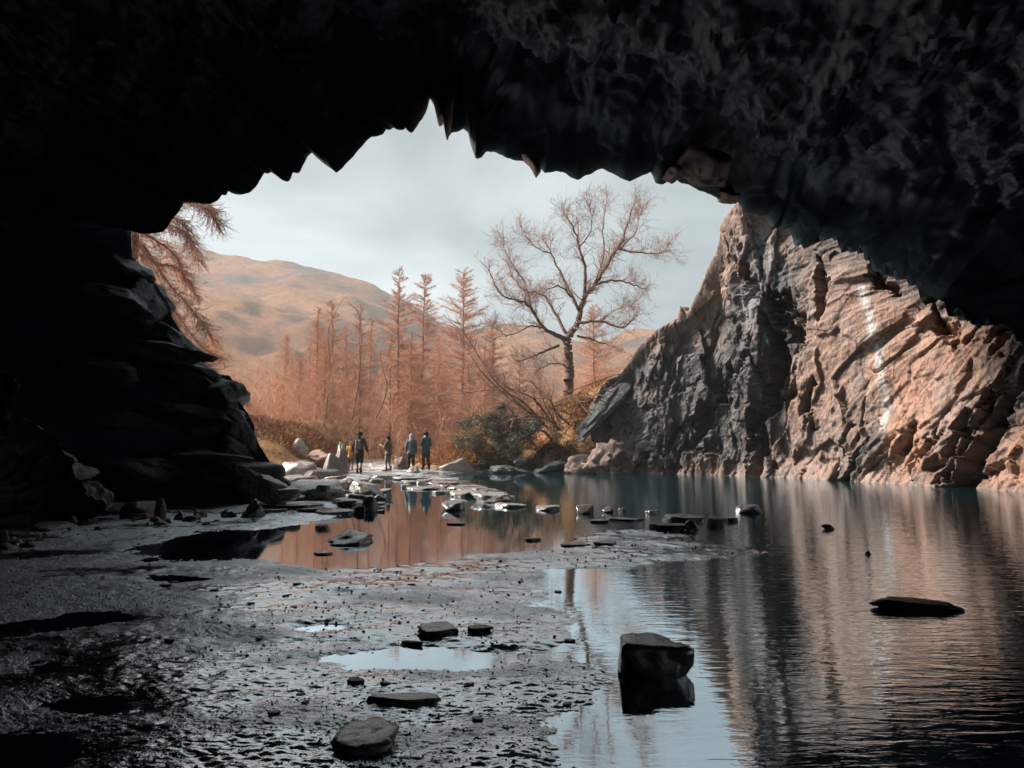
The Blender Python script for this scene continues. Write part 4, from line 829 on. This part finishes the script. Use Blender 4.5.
larch(423, 272, 60, 0, 'slender larch with open crown, middle of the three spires on the skyline')
larch(463, 269, 55, 2, 'broad triangular larch on the skyline left of the big spreading tree')
larch(318, 306, 52, 1, 'bare larch with dark trunk, leftmost of the grove before the fell')
larch(333, 300, 55, 0, 'bare larch just right of the leftmost trunk of the grove')
larch(361, 303, 54, 3, 'thin larch with dark trunk above the walker in the brown jacket')
larch(371, 318, 60, 1, 'short larch behind the thin dark trunk in the grove')
larch(412, 330, 50, 3, 'short thin larch between the two tallest spires')
larch(594, 305, 62, 2, 'pale larch seen behind the right side of the big spreading tree')
larch(492, 318, 58, 0, 'bushy larch partly hidden behind the left limbs of the big tree')
larch(440, 335, 66, 2, 'low broad larch filling the gap below the middle spire')
larch(347, 325, 66, 2, 'low broad larch in the left half of the grove')
GRP = 'small bare larches massed behind the walkers'
for i in range(34):
    px = random.uniform(262, 640); tpy = random.uniform(330, 395) if px < 520 else random.uniform(352, 392)
    larch(px, tpy, random.uniform(48, 85), i % 4, 'one of the small bare russet larches massed below the tall ones', GRP)
# curved bare saplings
def sapling(pts, D, r, label):
    b = W(*pts[0], D); o = thing('sapling', label, 'tree', b); rg = random.Random(int(pts[0][0])); sg = []
    sp = smoothline([np.array(W(a, c, D))-np.array(b) for a, c in pts], 6); n_ = len(sp)
    tk = [(*sp[i], *sp[i+1], r*(1-.75*i/n_), r*(1-.75*(i+1)/n_)) for i in range(n_-1)]
    for i in range(n_//4, n_):
        if rg.random() < .6: grow(sg, tuple(sp[i]), rdir((0, 0, 1), .9, rg, .1), rg.uniform(.4, 1.1), .018, 1, rg, .0, .3, 2)
    V, F = tubes(tk, 6); mesh_obj('trunk', V, F, M['oakbark'], o, smooth=True); V, F = tubes(sg, 3); mesh_obj('crown', V, F, M['larchtwig'], o)
sapling([(376, 418), (384, 400), (387, 385), (383, 370), (380, 352)], 44, .055, 'small bare sapling with a dark S shaped stem in the grove')
sapling([(352, 420), (359, 380), (361, 340), (360, 320), (356, 309), (350, 305)], 46, .05, 'bare sapling whose dark tip bends over to the left')
sapling([(325, 420), (330, 370), (328, 335), (334, 315), (342, 301)], 46, .04, 'thin bare sapling bowing right near the left of the grove')
# leaning shrub stems over the bush
shr = thing('leaning_shrub', 'tangle of bare brown stems leaning left from the mound above the bush', 'shrub', W(545, 425, 36.5)); sb = np.array(W(545, 425, 36.5)); sg = []; rg = random.Random(77)
for pts in [[(548, 428), (525, 410), (503, 393), (480, 370), (460, 345)], [(545, 424), (520, 400), (495, 390), (465, 393)], [(540, 420), (515, 400), (490, 375), (475, 350), (462, 330)], [(550, 420), (535, 400), (520, 392), (508, 388)], [(556, 425), (545, 405), (540, 392), (530, 380)], [(530, 440), (510, 430), (490, 428), (478, 415)], [(535, 445), (520, 430), (512, 412), (500, 405)], [(560, 430), (548, 420), (530, 416), (510, 420)], [(570, 425), (556, 412), (550, 400), (540, 398)], [(552, 440), (540, 430), (522, 440), (510, 436)]]:
    D0 = 36.5; sp = smoothline([np.array(W(a, b, D0-.5*i*rg.random()))-sb for i, (a, b) in enumerate(pts)], 5); n_ = len(sp)
    for i in range(n_-1): sg.append((*sp[i], *sp[i+1], .06*(1-.7*i/n_), .06*(1-.7*(i+1)/n_)))
    for i in range(2, n_):
        d = sp[i]-sp[i-1]; grow(sg, tuple(sp[i]), rdir(tuple(d/np.linalg.norm(d)), .6, rg, .15), rg.uniform(.5, 1.3), .02, 2, rg, .03, .3, 2)
V, F = tubes(sg, 4); mesh_obj('stems', V, F, M['twig'], shr)
# foliage helper: many small blades in a volume
def blades(n, seed, cfun, ln, wd, mat, name, parent=None, up=.6, spread=.6):
    rg = np.random.default_rng(seed); B = cfun(rg, n); n = len(B)
    d = rg.normal(0, spread, (n, 3)); d[:, 2] += up; d /= np.linalg.norm(d, axis=1)[:, None]; l = ln*(.5+rg.random(n))[:, None]
    sd_ = np.cross(d, rg.normal(size=(n, 3))); sd_ /= np.linalg.norm(sd_, axis=1)[:, None]
    mid = B+d*l*.55+np.array([0, 0, .0]); tip = B+d*l+np.array([0, 0, -.18])*l
    V = np.stack([B-sd_*wd, B+sd_*wd, mid+sd_*wd*.8, tip, mid-sd_*wd*.8], 1).reshape(-1, 3)
    F = (np.array([[0, 1, 2, 4], [4, 2, 3, 3]])[None]+np.arange(n)[:, None, None]*5)
    q = F[:, 0]; t3 = np.stack([F[:, 1, 0], F[:, 1, 1], F[:, 1, 2]], -1)
    F3 = np.concatenate([q[:, [0, 1, 2]], q[:, [0, 2, 3]], t3])
    return mesh_obj(name, V, F3, mat, parent)
M['leafg'] = flat_mat('grey_green_foliage', (.20, .205, .145), .8, .6, 2.)
M['brack'] = flat_mat('russet_bracken', (.42, .20, .08), .9, .55, 1.2)
M['grassy'] = flat_mat('straw_grass', (.55, .34, .17), .9, .45, 1.5)
M['twigfar'] = flat_mat('russet_thicket', (.68, .38, .24), .9, .4, .35)
bc = np.array(W(504, 430, 36.0))
def bushf(rg, n):
    k = 26; cs = bc+rg.normal(0, 1, (k, 3))*np.array([.72, .5, .55]); rr_ = .25+.28*rg.random(k); i = rg.integers(0, k, n)
    v3 = rg.normal(size=(n, 3)); v3 /= np.linalg.norm(v3, axis=1)[:, None]; P = cs[i]+v3*(rr_[i]*rg.random(n)**.4)[:, None]
    return P-bc
bush = thing('juniper_bush', 'rounded grey green bush at the water edge below the leaning stems', 'bush', tuple(bc))
blades(16000, 3, bushf, .14, .012, M['leafg'], 'foliage', bush, .4, .7)
sg = []
for i in range(14): grow(sg, (random.uniform(-.4, .4), .2, -.9), rdir((0, 0, 1), .6, rg, 0), 1.3, .03, 1, rg, .05, .3, 2)
V, F = tubes(sg, 4); mesh_obj('stems', V, F, M['oakbark'], bush)
def land_pts(x0, x1, y0, y1, zlo=.25, cond=None, cl=.5):
    def f(rg, n):
        X_ = rg.uniform(x0, x1, n*3); Y_2 = rg.uniform(y0, y1, n*3); z = terrain(X_, Y_2)
        ok = z > zlo
        dens = fbm(np.stack([X_*1.2, Y_2*1.2, X_*0], -1), 3, 500) > rg.normal(-.25, .35, n*3)
        if cond is not None: ok &= cond(X_, Y_2)
        ok &= dens; return np.stack([X_, Y_2, z], -1)[ok][:n]
    return f
o = blades(42000, 21, land_pts(-5.2, 5.0, 34.2, 41, .3), .26, .012, M['grassy'], 'straw_grass', None, .5, .6); tag(o, 'straw coloured grass tussocks over the mound under the big tree', 'grass', kind='stuff')
o = blades(50000, 22, land_pts(-15, 5, 34.6, 46, .28, lambda a, b: ~((a > -1.6) & (b < 37.3))), .34, .014, M['brack'], 'bracken', None, .5, .8); tag(o, 'russet dead bracken on the banks around the walkers', 'bracken', kind='stuff')
o = blades(30000, 25, land_pts(-1.8, 3.4, 34.2, 37.4, .12), .16, .014, M['leafg'], 'moss', None, .5, .8); tag(o, 'dark green moss and weeds along the bank above the water', 'plants', kind='stuff')
# thicket of twigs behind the walkers, one uncountable mass
sg = []; rg = random.Random(5)
for i in range(1150):
    D = rg.uniform(44, 74); px = rg.uniform(225, 640); x, y, _ = W(px, 440, D); z0 = hz(x, D) if D < 68 else .2
    hgt = rg.uniform(1.2, 4.5)*(1 if px < 440 else .8); p = (x, y, z0-.2); d = rdir((0, 0, 1), .45, rg); kk = 5; r = .018
    for q in range(kk):
        d = rdir(d, .16, rg, .12); p2 = vadd(p, d, hgt/kk); sg.append((*p, *p2, r, r*.8)); r *= .8
        for _ in range(5):
            e_ = rdir(d, 1.1, rg); l2 = hgt*rg.uniform(.12, .26); m_ = vadd(p2, e_, l2); sg.append((*p2, *m_, .009, .006)); e2 = rdir(e_, .5, rg); sg.append((*m_, *vadd(m_, e2, l2*.6), .007, .004))
        p = p2
V, F = tubes(sg, 3); o = mesh_obj('thicket', V, F, M['twigfar']); tag(o, 'russet thicket of bare twigs filling the ground behind the walkers', 'thicket', kind='stuff')
# big larch hanging in from the left, outside the mouth
D = 27.; lb = W(128, 470, D); ll = thing('larch_tree', 'nearer larch with long drooping orange branches beside the left wall of the mouth', 'tree', lb); lbn = np.array(lb); tr, br = [], []; rg = random.Random(3)
tp_ = [(128, 480), (128, 400), (130, 320), (134, 250), (137, 200), (140, 130)]
sp = smoothline([np.array(W(a, b, D))-lbn for a, b in tp_], 5); n_ = len(sp)
for i in range(n_-1): tr.append((*sp[i], *sp[i+1], .22*(1-.6*i/n_), .22*(1-.6*(i+1)/n_)))
def hang(pts, dens=1., r0=.05, droop=.5):
    sp = smoothline([np.array(W(a, b, D-.5*i*rg.uniform(-1, 1)))-lbn for i, (a, b) in enumerate(pts)], 6); n_ = len(sp)
    for i in range(n_-1):
        br.append((*sp[i], *sp[i+1], r0*(1-.8*i/n_)+.006, r0*(1-.8*(i+1)/n_)+.006))
        f_ = i/n_
        for _ in range(int(15*dens*(.5+f_))):
            d = rdir((sp[i+1]-sp[i])/np.linalg.norm(sp[i+1]-sp[i]), .7, rg, -droop*.3); p = tuple(sp[i]); l2 = rg.uniform(.25, .7)
            for q in range(3):
                p2 = vadd(p, d, l2/3); br.append((*p, *p2, .008, .006)); d = rdir(d, .3, rg, -droop*.25); 
                if rg.random() < .7: br.append((*p2, *vadd(p2, rdir(d, .7, rg), l2*.35), .007, .004))
                p = p2
for pts in [[(135, 236), (150, 255), (168, 283), (188, 305), (205, 327), (216, 347)], [(134, 230), (150, 228), (168, 225), (188, 236), (199, 262)], [(136, 205), (158, 208), (185, 203), (206, 208), (219, 226)], [(135, 240), (150, 262), (163, 290), (175, 320), (190, 350), (215, 372)],
            [(134, 218), (160, 215), (182, 222), (193, 245)], [(135, 250), (155, 262), (180, 270), (198, 298)], [(137, 195), (165, 188), (195, 192), (215, 212)], [(130, 300), (160, 320), (190, 352), (225, 385), (250, 405)], [(130, 270), (150, 285), (170, 305), (200, 345), (222, 358)],
            [(130, 330), (165, 355), (205, 380), (240, 410), (262, 420)], [(132, 228), (155, 240), (175, 255), (186, 282)], [(136, 200), (120, 215), (95, 240)], [(134, 240), (110, 260), (80, 290)]]:
    hang(pts)
V, F = tubes(tr, 9); mesh_obj('trunk', V, F, M['larchtrunk'], ll, smooth=True); M['hang'] = flat_mat('orange_larch_twigs', (.72, .40, .27), .85, .25, 3)
V, F = tubes(br, 3); mesh_obj('crown', V, F, M['hang'], ll)
# ------------------------------------------------------------ people
def capsule(A, B, ra, rb, n=10, rings=4):
    """tapered limb as a closed mesh"""
    A, B = np.array(A, float), np.array(B, float); d = B-A; L_ = np.linalg.norm(d)+1e-9; d /= L_
    ref = np.array([1., 0, 0]) if abs(d[2]) > .9 else np.array([0, 0, 1.]); u = np.cross(d, ref); u /= np.linalg.norm(u); v2 = np.cross(d, u)
    prof = [(-ra*math.cos(a), ra*math.sin(a)) for a in np.linspace(.15, math.pi/2, rings)]+[(L_+rb*math.sin(a), rb*math.cos(a)) for a in np.linspace(0, math.pi/2-.15, rings)]
    V, F = [], []
    for h_, r_ in prof:
        for k in range(n):
            an = 2*math.pi*k/n; V.append(A+d*h_+(u*math.cos(an)+v2*math.sin(an))*r_)
    m_ = len(prof)
    for i in range(m_-1):
        for k in range(n): F.append((i*n+k, i*n+(k+1) % n, (i+1)*n+(k+1) % n, (i+1)*n+k))
    V.append(A-d*ra); V.append(B+d*rb)
    for k in range(n): F.append(((k+1) % n, k, m_*n)); F.append(((m_-1)*n+k, (m_-1)*n+(k+1) % n, m_*n+1))
    return [tuple(v) for v in V], F
def ell(c, r, n=14, m_=9):
    V, F = [], []
    for i in range(1, m_):
        for k in range(n):
            a, b = math.pi*i/m_, 2*math.pi*k/n; V.append((c[0]+r[0]*math.sin(a)*math.cos(b), c[1]+r[1]*math.sin(a)*math.sin(b), c[2]+r[2]*math.cos(a)))
    for i in range(m_-2):
        for k in range(n): F.append((i*n+k, i*n+(k+1) % n, (i+1)*n+(k+1) % n, (i+1)*n+k))
    V.append((c[0], c[1], c[2]+r[2])); V.append((c[0], c[1], c[2]-r[2])); q = len(V)
    for k in range(n): F.append(((k+1) % n, k, q-2)); F.append(((m_-2)*n+k, (m_-2)*n+(k+1) % n, q-1))
    return V, F
def blob(name, shapes, mat, parent, vox=.012, smooth_=2):
    V, F = [], []
    for v_, f_ in shapes:
        b = len(V); V += v_; F += [tuple(i+b for i in f) for f in f_]
    me = bpy.data.meshes.new(name); me.from_pydata(V, [], F); me.materials.append(mat)
    o = bpy.data.objects.new(name, me); COL.objects.link(o); o.parent = parent
    md = o.modifiers.new('remesh', 'REMESH'); md.mode = 'VOXEL'; md.voxel_size = vox; md.use_smooth_shade = True
    ms_ = o.modifiers.new('smooth', 'SMOOTH'); ms_.factor = .5; ms_.iterations = smooth_
    return o
M['skin'] = flat_mat('skin', (.50, .30, .22), .5, .1, 5)
def cloth(name, c): M[name] = flat_mat(name, c, .85, .3, 14); return M[name]
def person(label, px, py, D, H, face, jac, low, shoe, hair, pose, lowlen='shorts', hat=None, scarf=None, bag=None, hood=None, z=None):
    """face = heading in degrees, 90 looks away from the camera (+y)"""
    x, y, _ = G(px, py, 0); f = D/y; x, y = x*f, D
    zz = z if z is not None else max(hz(x, y), .02)
    o = thing('person', label, 'person', (x, y, zz)); o.rotation_euler = (0, 0, R(face-90)); k = H/1.75
    s_ = lambda p: (p[0]*k, p[1]*k, p[2]*k)
    hip, kn, an = .90, .49, .08
    st = pose.get('stride', .0); la = pose.get('arms', 'down'); ln = pose.get('lean', 0.)
    LH, RH = (-.095, 0, hip), (.095, 0, hip)
    LK, RK = (-.10, st*.5+.02, kn), (.10, -st*.35+.02, kn)
    LA, RA = (-.11, st, an), (.11, -st, an+(.05 if st else 0))
    sy = ln; SH = 1.43
    LS, RS = (-.185, sy, SH), (.185, sy, SH)
    if la == 'down': LE, RE, LW, RW = (-.245, sy-.03, 1.14), (.245, sy-.03, 1.14), (-.25, sy+.06, .90), (.25, sy+.06, .90)
    elif la == 'front': LE, RE, LW, RW = (-.25, sy+.02, 1.15), (.25, sy+.02, 1.15), (-.09, sy+.24, 1.16), (.09, sy+.24, 1.18)
    elif la == 'one': LE, RE, LW, RW = (-.26, sy+.06, 1.17), (.25, sy-.03, 1.14), (-.16, sy+.28, 1.26), (.27, sy+.04, .90)
    else: LE, RE, LW, RW = (-.27, sy-.02, 1.15), (.29, sy-.05, 1.16), (-.30, sy+.05, .92), (.36, sy+.05, .94)
    hd = (0, sy+.02, 1.635); sh = []
    body = [capsule(s_((0, 0, .93)), s_((0, sy*.8, 1.32)), .13*k, .135*k), capsule(s_((-.08, sy, 1.36)), s_((.08, sy, 1.36)), .12*k, .12*k), capsule(s_((0, sy, 1.42)), s_((0, sy+.01, 1.55)), .055*k, .052*k),
            ell(s_(hd), (.076*k, .095*k, .115*k)), ell(s_((0, sy+.045, 1.56)), (.05*k, .05*k, .045*k)),
            capsule(s_((0, sy+.105, 1.645)), s_((0, sy+.13, 1.61)), .010*k, .014*k, 8, 3), ell(s_((-.078, sy+.01, 1.63)), (.014*k, .025*k, .034*k), 8, 6), ell(s_((.078, sy+.01, 1.63)), (.014*k, .025*k, .034*k), 8, 6),
            capsule(s_((-.022, sy+.098, 1.575)), s_((.022, sy+.098, 1.575)), .009*k, .009*k, 8, 3)]
    for a_, b_2, r1, r2 in ((LH, LK, .085, .06), (RH, RK, .085, .06), (LK, LA, .06, .038), (RK, RA, .06, .038), (LS, LE, .052, .042), (RS, RE, .052, .042), (LE, LW, .042, .027), (RE, RW, .042, .027)):
        body.append(capsule(s_(a_), s_(b_2), r1*k, r2*k))
    for A_, sgn in ((LA, 1), (RA, 1)): body.append(capsule(s_((A_[0], A_[1]-.03, .045)), s_((A_[0], A_[1]+.15, .035)), .04*k, .03*k))
    for Wp, E_, sg_ in ((LW, LE, 1), (RW, RE, -1)):
        d = np.array(Wp)-np.array(E_); d /= np.linalg.norm(d); side = np.array([0, 1., 0]) if abs(d[1]) < .7 else np.array([0, 0, 1.]); p0 = np.array(Wp)+d*.02; pal = p0+d*.075
        body.append(capsule(s_(p0), s_(pal), .026*k, .030*k, 8, 3)); body.append(capsule(s_(pal-side*.02), s_(pal+side*.02), .018*k, .018*k, 8, 3))
        cu = np.array([sg_*1., 0, 0])*.35
        for i, fl_ in enumerate((.068, .08, .075, .058)):
            f0 = pal+d*.012+side*(.030-.020*i); f1_ = f0+(d+cu*.3)*fl_*.5; f2_ = f1_+(d*.8+cu)*fl_*.5
            body.append(capsule(s_(f0), s_(f1_), .009*k, .0085*k, 6, 2)); body.append(capsule(s_(f1_), s_(f2_), .0085*k, .007*k, 6, 2))
        t0 = p0+d*.02+side*.025; t1 = t0+side*.03+d*.03+cu*.05; body.append(capsule(s_(t0), s_(t1), .012*k, .010*k, 6, 2)); body.append(capsule(s_(t1), s_(t1+d*.03), .010*k, .008*k, 6, 2))
    blob('body', body, M['skin'], o, .0085, 2)
    for sx_ in (-1, 1): blob('eye', [ell(s_((sx_*.03, sy+.108, 1.648)), (.010*k, .006*k, .007*k), 8, 6)], M['dslate'], o, .003, 0)
    jk = [capsule(s_((0, 0, .88)), s_((0, sy*.8, 1.30)), .172*k, .165*k), capsule(s_((-.10, sy, 1.365)), s_((.10, sy, 1.365)), .125*k, .125*k), capsule(s_((-.06, 0, .84)), s_((.06, 0, .84)), .15*k, .15*k), capsule(s_((0, sy, 1.45)), s_((0, sy, 1.50)), .08*k, .07*k)]
    for a_, b_2, r1, r2 in ((LS, LE, .075, .062), (RS, RE, .075, .062), (LE, LW, .062, .048), (RE, RW, .062, .048)):
        bb = tuple(np.array(a_)+(np.array(b_2)-np.array(a_))*.93); jk.append(capsule(s_(a_), s_(bb), r1*k, r2*k))
    blob('jacket', jk, M[jac], o, .012, 3)
    f_ = {'shorts': 1.0, 'long': 1.9}[lowlen]; lw = [capsule(s_((-.05, 0, .88)), s_((.05, 0, .88)), .13*k, .13*k)]
    for H_, K_, A_ in ((LH, LK, LA), (RH, RK, RA)):
        lw.append(capsule(s_(H_), s_(K_), .108*k, .085*k))
        if lowlen == 'long': lw.append(capsule(s_(K_), s_(tuple(np.array(K_)+(np.array(A_)-np.array(K_))*.9)), .085*k, .062*k))
    blob('shorts' if lowlen == 'shorts' else 'trousers', lw, M[low], o, .012, 2)
    for A_ in (LA, RA): blob('boot', [capsule(s_((A_[0], A_[1]-.03, A_[2]-.02)), s_((A_[0], A_[1]+.15, A_[2]-.035)), .052*k, .042*k), capsule(s_((A_[0], A_[1]-.03, A_[2])), s_((A_[0], A_[1]-.03, A_[2]+.10)), .05*k, .055*k)], M[shoe], o, .01, 1)
    blob('hair', [ell(s_((0, sy-.005, 1.66)), (.088*k, .102*k, .105*k)), capsule(s_((0, sy-.06, 1.62)), s_((0, sy-.07, 1.53)), .06*k, .05*k)], M[hair], o, .01, 1)
    if hat: blob('hat', [ell(s_((0, sy+.0, 1.70)), (.097*k, .112*k, .085*k)), capsule(s_((-.05, sy+.02, 1.68)), s_((.05, sy+.02, 1.68)), .085*k, .085*k), ell(s_((0, sy, 1.80)), (.035*k, .035*k, .035*k))], M[hat], o, .01, 1)
    if hood: blob('hood', [ell(s_((0, sy-.02, 1.645)), (.115*k, .125*k, .145*k)), capsule(s_((0, sy-.06, 1.55)), s_((0, sy-.08, 1.45)), .11*k, .12*k)], M[hood], o, .012, 2)
    if scarf: blob('scarf', [capsule(s_((-.04, sy, 1.50)), s_((.04, sy, 1.50)), .10*k, .10*k)], M[scarf], o, .012, 2)
    if bag: blob('backpack', [capsule(s_((-.06, sy-.21, 1.08)), s_((-.06, sy-.20, 1.36)), .085*k, .075*k), capsule(s_((.06, sy-.21, 1.08)), s_((.06, sy-.20, 1.36)), .085*k, .075*k)], M[bag], o, .012, 3)
    return o
for nm, c in (('brown_coat', (.07, .045, .04)), ('grey_band', (.22, .17, .15)), ('black_cloth', (.015, .02, .028)), ('tan_coat', (.20, .13, .10)), ('pale_denim', (.30, .32, .30)), ('blue_grey_coat', (.18, .23, .26)), ('teal_coat', (.06, .12, .15)), ('maroon', (.12, .045, .04)), ('amber', (.62, .33, .10)), ('teal_short', (.10, .16, .16)), ('light_hood', (.42, .42, .40)), ('dark_hair', (.03, .022, .02)), ('fair_hair', (.34, .24, .15)), ('leather', (.14, .06, .045))): cloth(nm, c)
person('adult in dark brown jacket, black shorts and dark bobble hat walking away on the path', 359, 473.5, 32.4, 1.72, 88, 'brown_coat', 'black_cloth', 'leather', 'dark_hair', dict(stride=.16, arms='wide'), hat='black_cloth', bag='grey_band')
person('child in amber top and grey teal shorts walking beside the adult in brown', 350.5, 471, 34., 1.28, 92, 'amber', 'teal_short', 'leather', 'fair_hair', dict(stride=.10, arms='down'))
person('walker in patterned tan coat and pale cropped trousers facing left', 388, 472.5, 34.5, 1.58, 160, 'tan_coat', 'pale_denim', 'leather', 'dark_hair', dict(stride=.06, arms='one'), hat='brown_coat')
person('walker in grey blue coat with pale hood up beside the one in teal', 411, 472, 35.2, 1.60, 100, 'blue_grey_coat', 'black_cloth', 'black_cloth', 'fair_hair', dict(stride=.04, arms='down'), 'long', hood='light_hood')
person('walker in teal jacket with dark hat and arms held in front', 426, 472, 35.2, 1.72, 130, 'teal_coat', 'maroon', 'black_cloth', 'dark_hair', dict(stride=.07, arms='front'), 'long', hat='black_cloth', scarf='light_hood')
# ------------------------------------------------------------ haze
import bmesh
bm = bmesh.new(); bmesh.ops.create_cube(bm, size=1); me = bpy.data.meshes.new('haze'); bm.to_mesh(me); bm.free()
hzo = bpy.data.objects.new('haze', me); COL.objects.link(hzo); hzo.scale = (2200, 640, 170); hzo.location = (0, 235, 170/2-64)
hm = bpy.data.materials.new('haze'); hm.use_nodes = True; hn = hm.node_tree.nodes; hn.clear()
pv = hn.new('ShaderNodeVolumePrincipled'); pv.inputs['Density'].default_value = .0012; pv.inputs['Color'].default_value = (.80, .90, .95, 1); pv.inputs['Anisotropy'].default_value = .2
ho = hn.new('ShaderNodeOutputMaterial'); hm.node_tree.links.new(pv.outputs[0], ho.inputs['Volume']); me.materials.append(hm)
hzo['kind'] = 'stuff'; hzo['label'] = 'thin pale haze over the valley and the fell'; hzo['category'] = 'haze'
